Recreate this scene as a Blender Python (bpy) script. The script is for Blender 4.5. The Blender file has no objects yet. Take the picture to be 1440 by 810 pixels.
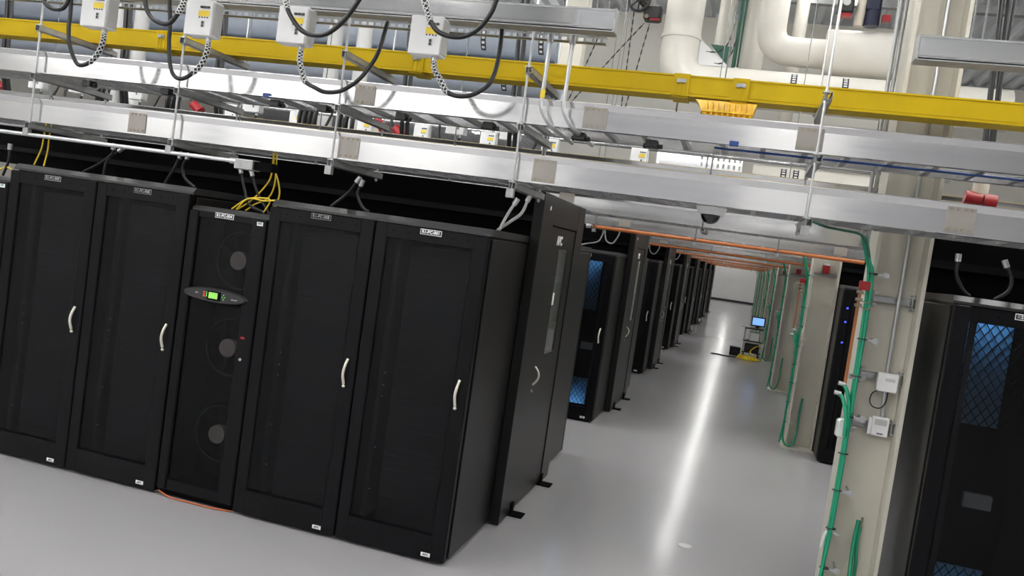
import bpy, math, random
from mathutils import Vector, Matrix
random.seed(7)
PI = math.pi
SC = bpy.context.scene
COL = SC.collection

# ------------------------------------------------------------------ camera
YAW, PITCH, ROLL, FPX, CAMH = .26474, -.05337, .14235, 1176.65, 2.0267
fwd = Vector((-math.sin(YAW)*math.cos(PITCH), math.cos(YAW)*math.cos(PITCH), math.sin(PITCH)))
rgt = Vector((math.cos(YAW), math.sin(YAW), 0)); upv = rgt.cross(fwd)
r2 = rgt*math.cos(ROLL)+upv*math.sin(ROLL); u2 = upv*math.cos(ROLL)-rgt*math.sin(ROLL)
cam_d = bpy.data.cameras.new('camera'); cam = bpy.data.objects.new('camera', cam_d); COL.objects.link(cam)
cam.matrix_world = Matrix(((r2.x, u2.x, -fwd.x, 0), (r2.y, u2.y, -fwd.y, 0), (r2.z, u2.z, -fwd.z, CAMH), (0, 0, 0, 1)))
cam_d.sensor_width = 36; cam_d.lens = 36*FPX/1440; cam_d.clip_start = .05; cam_d.clip_end = 300
SC.camera = cam

# ------------------------------------------------------------------ world, exposure
W = bpy.data.worlds.new('world'); SC.world = W; W.use_nodes = True
W.node_tree.nodes['Background'].inputs[0].default_value = (.75, .8, .9, 1)
W.node_tree.nodes['Background'].inputs[1].default_value = .05
vs = SC.view_settings
vs.view_transform = 'Standard'; vs.look = 'None'; vs.gamma = 1; vs.use_curve_mapping = False
vs.exposure = 0.5
TUBE_POWER = 30.0
CEIL = 6.4

# ------------------------------------------------------------------ materials
MATS = {}
def mat(name, col, rough=.5, metal=0, noise=0, nscale=8, spec=.5, emit=0, ecol=None, alpha=1, bump=0, bscale=60,
        stretch=None, rnoise=0, coat=0, trans=0):
    m = bpy.data.materials.new(name); m.use_nodes = True
    nt = m.node_tree; b = nt.nodes['Principled BSDF']
    c = (*col, 1)
    b.inputs['Base Color'].default_value = c
    b.inputs['Roughness'].default_value = rough; b.inputs['Metallic'].default_value = metal
    b.inputs['Specular IOR Level'].default_value = spec
    b.inputs['Coat Weight'].default_value = coat
    b.inputs['Transmission Weight'].default_value = trans
    tc = nt.nodes.new('ShaderNodeTexCoord')
    def noise_node(scale):
        n = nt.nodes.new('ShaderNodeTexNoise'); n.inputs['Scale'].default_value = scale; n.inputs['Detail'].default_value = 4
        if stretch:
            mp = nt.nodes.new('ShaderNodeMapping'); mp.inputs['Scale'].default_value = stretch
            nt.links.new(tc.outputs['Object'], mp.inputs[0]); nt.links.new(mp.outputs[0], n.inputs['Vector'])
        else: nt.links.new(tc.outputs['Object'], n.inputs['Vector'])
        return n
    if noise:
        n = noise_node(nscale); r = nt.nodes.new('ShaderNodeMapRange')
        r.inputs[1].default_value = .3; r.inputs[2].default_value = .7
        r.inputs[3].default_value = 1-noise; r.inputs[4].default_value = 1+noise
        mx = nt.nodes.new('ShaderNodeVectorMath'); mx.operation = 'SCALE'
        mx.inputs[0].default_value = col
        nt.links.new(n.outputs[0], r.inputs[0]); nt.links.new(r.outputs[0], mx.inputs['Scale'])
        nt.links.new(mx.outputs[0], b.inputs['Base Color'])
    if rnoise:
        n = noise_node(nscale*.7); r = nt.nodes.new('ShaderNodeMapRange')
        r.inputs[1].default_value = .3; r.inputs[2].default_value = .7
        r.inputs[3].default_value = max(0, rough-rnoise); r.inputs[4].default_value = rough+rnoise
        nt.links.new(n.outputs[0], r.inputs[0]); nt.links.new(r.outputs[0], b.inputs['Roughness'])
    if bump:
        n = noise_node(bscale); bp = nt.nodes.new('ShaderNodeBump'); bp.inputs['Strength'].default_value = bump
        bp.inputs['Distance'].default_value = .01
        nt.links.new(n.outputs[0], bp.inputs['Height']); nt.links.new(bp.outputs[0], b.inputs['Normal'])
    if emit:
        b.inputs['Emission Color'].default_value = (*(ecol or col), 1); b.inputs['Emission Strength'].default_value = emit
    if alpha < 1: b.inputs['Alpha'].default_value = alpha
    MATS[name] = m
    return m
mat('floor', (.37, .36, .37), .18, noise=.025, nscale=.5, spec=.5)
mat('wall', (.82, .80, .73), .7, noise=.03, nscale=2)
mat('endwall', (.78, .77, .75), .6, noise=.03, nscale=1)
mat('baseboard', (.02, .02, .022), .5)
mat('deck', (.74, .77, .80), .45, .2, noise=.06, nscale=1.5)
mat('cream', (.60, .575, .495), .5, noise=.04, nscale=3)
mat('black', (.0013, .0014, .0024), .4, noise=.12, nscale=30, spec=.18, bump=.05, bscale=300)
mat('blackside', (.0075, .007, .007), .36, noise=.1, nscale=12, spec=.32, bump=.05, bscale=300)
mat('blackedge', (.025, .025, .026), .32, spec=.6)
mat('blackmatte', (.0012, .0012, .0016), .8, noise=.1, spec=.08)
mat('mesh', (.0022, .0022, .003), .45, alpha=.5, noise=.05, nscale=220, spec=.25)
mat('meshopen', (.0022, .0022, .003), .45, alpha=.4, noise=.05, nscale=220, spec=.25)
mat('inside', (.032, .033, .044), .6, noise=.15, nscale=6)
mat('blueglow', (.16, .33, .5), .5, noise=.1, nscale=9)
mat('alu', (.76, .76, .765), .12, .92, noise=.02, nscale=3, stretch=(.6, 14, 14), rnoise=.03)
mat('alusplice', (.30, .28, .255), .5, .4, noise=.05, nscale=10)
mat('galv', (.34, .345, .345), .4, .6, noise=.12, nscale=18)
mat('rod', (.17, .175, .18), .4, .5, noise=.05)
mat('steel', (.55, .56, .57), .3, .8, noise=.04, nscale=20)
mat('bolt', (.3, .26, .2), .35, .8, noise=.05)
mat('yellowduct', (.56, .385, .002), .5, spec=.2, noise=.06, nscale=4)
mat('yellow', (.85, .62, .03), .45, noise=.05)
mat('yellowclear', (.9, .55, .01), .3, noise=.05, spec=.6)
mat('white', (.78, .78, .78), .4, noise=.02)
mat('boxgrey', (.48, .48, .47), .45, noise=.03)
mat('bluepipe', (.42, .47, .54), .35, noise=.05, nscale=2)
mat('whitepipe', (.74, .71, .64), .38, noise=.05, nscale=2)
mat('rubber', (.005, .005, .006), .38, noise=.1)
mat('gripwire', (.75, .75, .75), .35, .5, noise=.05)
mat('red', (.32, .01, .015), .4, noise=.05)
mat('beige', (.55, .50, .42), .5, noise=.05)
mat('copper', (.36, .14, .05), .4, .3, noise=.08, nscale=15)
mat('orangepipe', (.42, .13, .035), .45, .1, noise=.06, nscale=12)
mat('orangecable', (.40, .09, .02), .5, noise=.05)
mat('green', (.012, .30, .16), .4, noise=.08, nscale=12)
mat('clear', (.75, .78, .76), .2, alpha=.75, noise=.03)
mat('handle', (.72, .70, .60), .3, .3, noise=.03)
mat('text', (.85, .85, .85), .5, noise=.02)
mat('textdark', (.03, .03, .03), .5, noise=.02)
mat('bezel', (.02, .02, .022), .35, noise=.05)
mat('lcd', (.25, .6, .1), .4, emit=.22, ecol=(.35, .75, .12))
mat('ledred', (.6, .05, .05), .4, emit=.5, ecol=(.8, .06, .05))
mat('ledgreen', (.1, .6, .1), .4, emit=.3, ecol=(.2, .8, .15))
mat('ledblue', (.05, .05, .8), .4, emit=1.5, ecol=(.05, .08, 1))
mat('ledwhite', (.6, .6, .6), .4, emit=.3, ecol=(.8, .8, .8))
mat('screen', (.2, .4, .9), .3, emit=.6, ecol=(.25, .5, 1.0))
mat('window', (.42, .43, .41), .06, .75, spec=.8, noise=.05)
mat('darkglass', (.01, .01, .014), .08, spec=.7, noise=.05)
mat('hub', (.3, .27, .26), .5, noise=.05)
mat('bluewire', (.008, .05, .22), .4, noise=.05)
mat('pump', (.008, .012, .035), .4, noise=.1)
mat('stickergreen', (.25, .36, .27), .5, noise=.03)
mat('darkgreen', (.03, .12, .08), .5, noise=.05)
mat('reflectgrey', (.42, .42, .44), .5, noise=.03)
mat('backwall', (.8, .8, .79), .6, noise=.02, nscale=1)
mat('tubefill', (1, 1, 1), .5, emit=TUBE_POWER*.2, ecol=(1, .985, .955))
mat('tubefar', (1, 1, 1), .5, emit=TUBE_POWER*.5, ecol=(1, .985, .955))
mat('tube', (1, 1, 1), .5, emit=TUBE_POWER, ecol=(1, .985, .955))
mat('tubecool', (1, 1, 1), .5, emit=12, ecol=(.98, .99, 1))
mat('addedglow', (.5, .7, 1), .5, emit=40, ecol=(.35, .65, 1))

# ------------------------------------------------------------------ mesh builder
class MB:
    def __init__(s): s.v = []; s.f = []; s.sm = []
    def add(s, vs_, fs, smooth=False):
        o = len(s.v); s.v += [Vector(p) for p in vs_]
        s.f += [[i+o for i in f] for f in fs]; s.sm += [smooth]*len(fs); return s
    def box(s, x0, x1, y0, y1, z0, z1):
        return s.add([(x0,y0,z0),(x1,y0,z0),(x1,y1,z0),(x0,y1,z0),(x0,y0,z1),(x1,y0,z1),(x1,y1,z1),(x0,y1,z1)],
                     [(0,3,2,1),(4,5,6,7),(0,1,5,4),(1,2,6,5),(2,3,7,6),(3,0,4,7)])
    def cbox(s, x0, x1, y0, y1, z0, z1, c=.006):
        # box with chamfered edges (front, top and sides)
        pts = []
        for z, i in ((z0, c), (z0+c, 0), (z1-c, 0), (z1, c)):
            pts += [(x0+i+c, y0+i, z), (x1-i-c, y0+i, z), (x1-i, y0+i+c, z), (x1-i, y1-i-c, z),
                    (x1-i-c, y1-i, z), (x0+i+c, y1-i, z), (x0+i, y1-i-c, z), (x0+i, y0+i+c, z)]
        fs = [tuple(range(7, -1, -1)), tuple(range(24, 32))]
        for k in range(3):
            for j in range(8):
                a = k*8+j; b = k*8+(j+1) % 8; fs.append((a, b, b+8, a+8))
        return s.add(pts, fs)
    def cyl(s, p, q, r, n=12, r2=None, cap=True):
        p = Vector(p); q = Vector(q); d = (q-p).normalized()
        a = d.orthogonal().normalized(); b = d.cross(a); r2 = r if r2 is None else r2
        ring = [(math.cos(2*PI*i/n), math.sin(2*PI*i/n)) for i in range(n)]
        v = [p+(a*x+b*y)*r for x, y in ring]+[q+(a*x+b*y)*r2 for x, y in ring]
        s.add(v, [(i, (i+1) % n, n+(i+1) % n, n+i) for i in range(n)], True)
        if cap:
            s.add(v[:n], [tuple(range(n-1, -1, -1))]); s.add(v[n:], [tuple(range(n))])
        return s
    def tube(s, path, r, n=8, cap=True):
        fr = frames(path); v = []
        for (p, a, b) in fr:
            for i in range(n):
                t = 2*PI*i/n; v.append(p+(a*math.cos(t)+b*math.sin(t))*r)
        m = len(fr)
        s.add(v, [(k*n+i, k*n+(i+1) % n, (k+1)*n+(i+1) % n, (k+1)*n+i) for k in range(m-1) for i in range(n)], True)
        if cap:
            s.add(v[:n], [tuple(range(n-1, -1, -1))]); s.add(v[-n:], [tuple(range(n))])
        return s
    def helix(s, path, rad, r, turns, phase, hand=1, n=4):
        fr = frames(path); m = len(fr); pts = []
        for k, (p, a, b) in enumerate(fr):
            t = phase+hand*2*PI*turns*k/(m-1); pts.append(p+(a*math.cos(t)+b*math.sin(t))*rad)
        return s.tube(pts, r, n)
    def torus(s, c, axis, R, r, n=20, m=6):
        c = Vector(c); ax = Vector(axis).normalized(); a = ax.orthogonal().normalized(); b = ax.cross(a)
        v = []
        for i in range(n):
            t = 2*PI*i/n; d = a*math.cos(t)+b*math.sin(t)
            for j in range(m):
                u = 2*PI*j/m; v.append(c+d*(R+r*math.cos(u))+ax*(r*math.sin(u)))
        return s.add(v, [(i*m+j, i*m+(j+1) % m, ((i+1) % n)*m+(j+1) % m, ((i+1) % n)*m+j) for i in range(n) for j in range(m)], True)
    def prism(s, prof, axis, a, b):
        # prof: list of 2-D points, axis 'x': (y,z); 'y': (x,z); 'z': (x,y)
        f = {'x': lambda t, p: (t, p[0], p[1]), 'y': lambda t, p: (p[0], t, p[1]), 'z': lambda t, p: (p[0], p[1], t)}[axis]
        n = len(prof); v = [f(a, p) for p in prof]+[f(b, p) for p in prof]
        return s.add(v, [tuple(range(n-1, -1, -1)), tuple(range(n, 2*n))]+[(i, (i+1) % n, n+(i+1) % n, n+i) for i in range(n)])
    def ball(s, c, r, n=12, m=6, z0=-1, z1=1):
        c = Vector(c); v = []
        for k in range(m+1):
            z = z0+(z1-z0)*k/m; q = math.sqrt(max(0, 1-z*z))
            for i in range(n): v.append(c+Vector((q*math.cos(2*PI*i/n), q*math.sin(2*PI*i/n), z))*r)
        return s.add(v, [(k*n+i, k*n+(i+1) % n, (k+1)*n+(i+1) % n, (k+1)*n+i) for k in range(m) for i in range(n)], True)
    def build(s, name, material, parent=None):
        root = Vector((0, 0, 0)); p = parent
        while p is not None: root += p.location; p = p.parent
        me = bpy.data.meshes.new(name)
        me.from_pydata([tuple(v-root) for v in s.v], [], s.f); me.update()
        me.polygons.foreach_set('use_smooth', s.sm)
        me.materials.append(MATS[material])
        o = bpy.data.objects.new(name, me); COL.objects.link(o)
        if parent is not None: o.parent = parent
        return o
def frames(path):
    path = [Vector(p) for p in path]; out = []; a = None
    for i, p in enumerate(path):
        d = (path[min(i+1, len(path)-1)]-path[max(i-1, 0)]).normalized()
        if a is None: a = d.orthogonal().normalized()
        else:
            a = a-d*a.dot(d); a = a.normalized() if a.length > 1e-6 else d.orthogonal().normalized()
        out.append((p, a, d.cross(a)))
    return out
def curve(pts, n=6):
    P = [Vector(p) for p in pts]; P = [P[0]*2-P[1]]+P+[P[-1]*2-P[-2]]; out = []
    for i in range(1, len(P)-2):
        for k in range(n):
            t = k/n; a, b, c, d = P[i-1:i+3]
            out.append(.5*((2*b)+(c-a)*t+(2*a-5*b+4*c-d)*t*t+(3*b-a-3*c+d)*t**3))
    return out+[P[-2]]
def tag(o, label, cat, group=None):
    o['label'] = label; o['category'] = cat
    if group: o['group'] = group
    return o
def thing(name, label, cat, loc=(0, 0, 0), group=None):
    o = bpy.data.objects.new(name, None); COL.objects.link(o); o.location = loc
    o.empty_display_size = .1
    return tag(o, label, cat, group)
def struct(name, mb, material):
    o = mb.build(name, material); o['kind'] = 'structure'; return o
def copy_tree(o, parent=None):
    c = o.copy(); COL.objects.link(c); c.parent = parent
    for ch in list(o.children): copy_tree(ch, c)
    return c
def place(proto, used, loc, label, group=None):
    # the first call uses the prototype itself, later ones copies of it
    o = proto if not used else copy_tree(proto)
    used.append(1); o.location = loc; o['label'] = label
    if group: o['group'] = group
    return o
_text = {}
def lettering(text, size, material, parent, pos, face='-y', depth=.001, name='lettering'):
    key = (text, size)
    if key not in _text:
        cu = bpy.data.curves.new('lettering', 'FONT'); cu.body = text; cu.size = size; cu.align_x = 'CENTER'; cu.align_y = 'CENTER'
        cu.extrude = depth; cu.resolution_u = 2; cu.offset = size*.03
        ob = bpy.data.objects.new('lettering', cu); COL.objects.link(ob)
        dg = bpy.context.evaluated_depsgraph_get()
        _text[key] = bpy.data.meshes.new_from_object(ob.evaluated_get(dg))
        bpy.data.objects.remove(ob)
    me = _text[key].copy(); me.materials.clear(); me.materials.append(MATS[material])
    R = Matrix.Rotation(PI/2, 4, 'X')
    if face == '+x': R = Matrix.Rotation(PI/2, 4, 'Z') @ R
    root = Vector((0, 0, 0)); p = parent
    while p is not None: root += p.location; p = p.parent
    me.transform(Matrix.Translation(Vector(pos)-root) @ R)
    o = bpy.data.objects.new(name, me); COL.objects.link(o); o.parent = parent
    return o
ORD = ['nearest', 'second', 'third', 'fourth', 'fifth', 'sixth', 'seventh', 'eighth', 'ninth', 'tenth']

# ------------------------------------------------------------------ key dimensions
X0, YR, PP = -1.481, 4.825, 5.2        # row end, front of the first row, pod pitch
RW, RD, RH, UW, UH = .75, 1.02, 2.09, .60, 1.978
XR, YRR = 1.135, 5.13                  # right-hand rows: left side, front
NPOD = 8

# ------------------------------------------------------------------ the room
struct('floor', MB().box(-24, 10, -9, 64.2, -.1, 0), 'floor')
struct('wall_end', MB().box(-24, 10, 64, 64.2, 0, CEIL), 'endwall')
struct('baseboard_end', MB().box(-24, 10, 63.97, 64, 0, .16), 'baseboard')
struct('wall_back', MB().box(-24, 10, -7.2, -7, 0, CEIL), 'backwall')
struct('wall_left', MB().box(-24.2, -24, -9, 64.2, 0, CEIL), 'wall')
struct('wall_right', MB().box(10, 10.2, -9, 64.2, 0, CEIL), 'wall')
prof = []
x = -24.3
while x < 10.3:
    prof += [(x, CEIL), (x+.05, CEIL+.09), (x+.17, CEIL+.09), (x+.22, CEIL)]; x += .3
m = MB(); n = len(prof)
m.add([(p[0], -9.2, p[1]) for p in prof]+[(p[0], 64.3, p[1]) for p in prof], [(i, n+i, n+i+1, i+1) for i in range(n-1)])
struct('ceiling', m, 'deck')
# upper wall over the corridor behind the big pipes
struct('wall_upper', MB().box(-3.6, 2.3, 15, 15.2, 3.45, CEIL-.01), 'wall')
struct('wall_upper', MB().box(2.3, 9.9, 18.5, 18.7, 3.45, CEIL-.01), 'wall')
# unseen grey panels and pillars added on the back wall for tray reflections
for i, (xa, xb) in enumerate(((-3.6, -.3), (1.5, 6.5))):
    d = MB().box(xa, xb, -7, -6.96, 0, 5.2)
    z = .02
    while z < 5.1: d.box(xa+.05, xb-.05, -6.96, -6.945, z, z+.09); z += .1
    struct('door_%d' % (i+1), d, 'reflectgrey')
for i, x in enumerate((-15.2, -12.0, -8.6, -5.2)):
    struct('trim_%d' % (i+11), MB().box(x-.22, x+.22, -7, -6.7, 0, CEIL-.01), 'reflectgrey')
# roof joists across the hall
for i, y in enumerate((7.6, 13.6, 19.6, 25.6)):
    j = MB().box(-24, 10, y-.06, y+.06, CEIL-.12, CEIL-.01)
    struct('trim_%d' % (i+1), j, 'galv')

# ------------------------------------------------------------------ ceiling luminaires (the room's light, and lamps added to brighten dark parts)
def luminaire_proto(rod=1.085, tube='tube'):
    t = thing('strip_light', 'strip light', 'light', group='strip lights under the roof deck')
    MB().prism([(-.03, .05), (.03, .05), (.02, .09), (-.02, .09)], 'y', -1.2, 1.2).build('housing', 'white', t)
    MB().box(-.07, .07, -1.18, 1.18, .0, .05).build('fluorescent_tube', tube, t)
    for y in (-.9, .9): MB().cyl((0, y, .09), (0, y, rod), .005, 6).build('hanger_rod', 'steel', t)
    return t
lum = luminaire_proto(); lum_used = []
LZ = CEIL-1.0
spots = []
for x in (-16, -14.3, -12.6, -10.9, -9.2, -7.5, -5.8): spots.append((x, -5.6))  # wall-wash lamps added so the tray rails reflect a bright wall
spots.append((.5, -5.2))
for x in (-10.5, -7.3, -4.2):
    for y in (-1.5, 2, 5.5, 9): spots.append((x, y))
for y in (-1.8, 1.4): spots.append((-.9, y))
for x in (2.2, 5.4):
    for y in (2, 5.5, 9): spots.append((x, y))
spots.append((-1.0, 9.2))  # added, like the cross row beside it, to brighten pipes and upper wall
for y in (14, 20, 26): spots.append((-13, y))  # added to brighten the dark left background between the trays
for x in (-9, -5):
    for y in (19, 25, 31): spots.append((x, y))
far_spots = [(-.76, y) for y in (17.5, 20.7, 23.9, 27.1, 30.3, 33.5, 36.7, 39.9, 43.1, 46.3, 52.7, 55.9, 59.1, 62.3)]
lumfill = luminaire_proto(.15, 'tubefill')  # unseen lamps added to brighten the upper wall behind the pipes
lumfill_used = []
for x in (-2.6, -1.9, .3, 1.0):
    place(lumfill, lumfill_used, (x, 12.35, CEIL-.1), 'added unseen strip light close under the roof deck, brightening the upper wall')
far_spots += [(-4, 59), (2.5, 59)]  # two extra lamps added to brighten the end wall
for i, (x, y) in enumerate(spots):
    side = 'left of the corridor' if x < -2 else ('over the corridor' if x < 0 else 'right of the corridor')
    place(lum, lum_used, (x, y, LZ), 'white strip light hung on two rods %s, under the roof deck' % side)
lumf = luminaire_proto(2.485, 'tubefar'); lumf_used = []
for x, y in far_spots:
    place(lumf, lumf_used, (x, y, 4.0), 'white strip light hung low on long rods over the far corridor')

# ------------------------------------------------------------------ racks
def name_plate(t, xc, z, y, txt):
    p = MB().cbox(xc-.07, xc+.07, y-.003, y, z-.017, z+.017, .001).build('name_plate', 'text', t)
    MB().box(xc-.067, xc+.067, y-.0036, y-.003, z-.0135, z+.0135).build('plate_field', 'textdark', p)
    if txt: lettering(txt, .0265, 'text', p, (xc, y-.0042, z), depth=.0004)
def rack_proto(name, open_mesh=False, reverse=False):
    t = thing(name, 'rack', 'server rack')
    H = RH
    b = MB().box(.012, .03, .03, RD, .03, H-.04).box(RW-.03, RW-.012, .03, RD, .03, H-.04)
    b.box(.03, RW-.03, RD-.02, RD, .03, H-.04).box(.03, RW-.03, .03, RD-.02, .03, .06)
    b.box(.06, RW-.06, .06, RD-.06, .008, .03).box(.03, RW-.03, .022, .06, 1.965, H-.042)  # last box: baffle added to stop lamp light leaking above the door
    b.build('body', 'black', t)
    for xa, xb in ((0, .012), (RW-.012, RW)):
        MB().cbox(xa, xb, .05, RD-.01, .03, H-.06, .003).build('side_panel', 'blackside', t)
    MB().prism([(.0, H-.03), (.03, H), (RD-.03, H), (RD, H-.03), (RD, H-.045), (0, H-.045)], 'x', .0, RW).build('top_cover', 'blackedge', t)
    for xx in (.03, RW-.03):
        MB().cyl((xx, .035, 0), (xx, .035, .04), .012, 8).build('foot', 'steel', t)
    # door with frame, perforated panel and handle
    d = MB()
    xm0, xm1, zm0, zm1 = .09, RW-.10, .18, 1.955
    d.cbox(.004, xm0, -.03, .02, .02, H-.05, .006).cbox(xm1, RW-.004, -.03, .02, .02, H-.05, .006)
    d.box(xm0-.004, xm1+.004, -.0295, .02, .022, zm0).box(xm0-.004, xm1+.004, -.0295, .02, zm1, H-.052)
    door = d.build('door', 'black', t)
    MB().box(xm0, xm1, -.018, -.015, zm0, zm1).build('perforated_panel', 'meshopen' if open_mesh else 'mesh', door)
    hp = curve([(RW-.06, -.034, 1.16), (RW-.066, -.055, 1.11), (RW-.07, -.058, 1.06), (RW-.066, -.04, 1.0)], 6)
    MB().tube(hp, .009, 8).ball((RW-.066, -.036, .985), .011).build('handle', 'handle', door)
    h = MB()
    for i in range(6):
        h.cyl((.13+i*.098, -.0295, 2.0), (.13+i*.098, -.0305, 2.0), .006, 8)
        h.cyl((.13+i*.098, -.0295, .12), (.13+i*.098, -.0305, .12), .006, 8)
    h.build('bolt_heads', 'blackmatte', door)['kind'] = 'stuff'
    # badge at the foot
    bd = MB().cbox(RW-.155, RW-.095, -.033, -.0295, .044, .068, .001).build('badge', 'text', t)
    lettering('APC', .02, 'textdark', bd, (RW-.125, -.0338, .056), depth=.0004)
    # what shows through the perforated door
    for xx in (.12, RW-.14):
        MB().box(xx, xx+.03, .06, .09, .07, H-.08).build('mounting_rail', 'inside', t)
    if not open_mesh:
        z = .1; k = 0
        while z < 1.9:
            hh = random.choice((.044, .089, .133, .178))
            MB().cbox(.22, RW-.14, .07, .6, z, min(z+hh-.001, 1.95), .0005).build('blank_panel', 'inside', t); z += hh
        lights = MB()
        for z in (.35, .62, .95, 1.02, 1.1): lights.box(.16, .17, .05, .055, z, z+.004)
        lights.build('status_light', 'ledwhite', t)
    else:
        MB().box(.22, .49, .60, .62, 1.32, 2.03).build('blue_glow_sheet', 'blueglow', t)  # blue sheets stand in for bluish light seen through the rack
        MB().box(.26, .55, .60, .62, .10, .43).build('blue_glow_sheet', 'blueglow', t)
        MB().cbox(.37, .53, .58, .62, .81, .90, .003).build('equipment_face', 'boxgrey', t)
        L = MB()
        for za, zb in ((1.32, 2.03), (.10, .43)):
            x0, x1, H_ = .22, .55, zb-za
            k = -12
            while k < 14:
                for sg in (1, -1):
                    # clip each slanted moire bar to the sheet
                    xa = x0+k*.055; sl = .7
                    pts = []
                    for u in (0, 1):
                        pts.append((xa+u*H_*sl, za+u*H_ if sg > 0 else zb-u*H_))
                    (ax, az), (bx, bz) = pts
                    t0 = max(0, (x0-ax)/(bx-ax)); t1 = min(1, (x1-ax)/(bx-ax))
                    if t1-t0 > .05:
                        P = lambda q: (ax+(bx-ax)*q, .59 if sg > 0 else .584, az+(bz-az)*q)
                        L.cyl(P(t0), P(t1), .0035, 4)
                k += 1
        L.build('moire_lattice', 'blackmatte', t)['kind'] = 'stuff'  # bars imitate the moire of front and rear door meshes
        for zz, x0 in ((1.985, .25), (.07, .3)):
            MB().box(x0, x0+.2, .45, .47, zz, zz+.02).build('added_glow_lamp', 'addedglow', t)  # hidden lamps added to make the blue sheets glow
    return t
rack = rack_proto('server_rack'); rack_used = []
open_rack = rack_proto('server_rack', True); open_used = []
G_NEAR = 'racks of the nearest row'
near_racks = [
    (X0-RW, 'black server rack at the corridor end of the nearest row, label R1-PC-001', 'R1-PC-001'),
    (X0-2*RW, 'black server rack between the corner rack and the cooling unit, label R1-PC-003', 'R1-PC-003'),
    (X0-3*RW-UW, 'black server rack directly left of the cooling unit with green display', 'R1-PC-005'),
    (X0-4*RW-UW, 'leftmost whole black server rack of the nearest row, under the yellow cables', 'R1-PC-007')]
for x, lab, txt in near_racks:
    r = place(rack, rack_used, (x, YR, 0), lab, G_NEAR)
    name_plate(r, x+RW/2, RH-.072, YR-.0295, txt)
# rows along the corridor: end rack facing the camera and end rack of the row facing away
YB = YR+3.44-RD
for k in range(NPOD):
    if k:
        r = place(*((open_rack, open_used) if k in (1, 4) else (rack, rack_used)), (X0-RW, YR+PP*k, 0), 'black server rack at the front corner of the %s rack block along the corridor' % ORD[k], 'end racks along the corridor')
        if k < 3:
            name_plate(r, X0-RW/2, RH-.072, YR+PP*k-.0295, 'R%d-PC-001' % (k+1))
            place(rack, rack_used, (X0-2*RW, YR+PP*k, 0), 'black server rack beside the end rack of the %s rack block' % ORD[k], 'end racks along the corridor')
    o = place(rack, rack_used, (X0, YB+PP*k+RD, 0), 'black server rack behind the hot-aisle door of the %s rack block' % ORD[k], 'rear row end racks along the corridor')
    o.rotation_euler.z = PI
for k in range(4):
    lab = ['black rack right of the near cream column with a blue glow behind its mesh',
           'dark rack between the two nearest cream columns with blue indicator lights',
           'dark rack behind the second cream column on the right', 'dark rack behind the third cream column on the right'][k]
    r = place(open_rack, open_used, (XR, YRR+PP*k, 0), lab, 'racks right of the corridor') if k == 0 else place(rack, rack_used, (XR, YRR+PP*k, 0), lab, 'racks right of the corridor')
    if k == 0:
        name_plate(r, XR+RW/2, RH-.072, YRR-.0295, 'R1-PC-101')
    if k == 1:
        for z in (1.82, 1.66, 1.42):
            MB().box(XR+.055, XR+.075, YRR+PP-.036, YRR+PP-.03, z, z+.02).build('indicator_light', 'ledblue', r)

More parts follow.
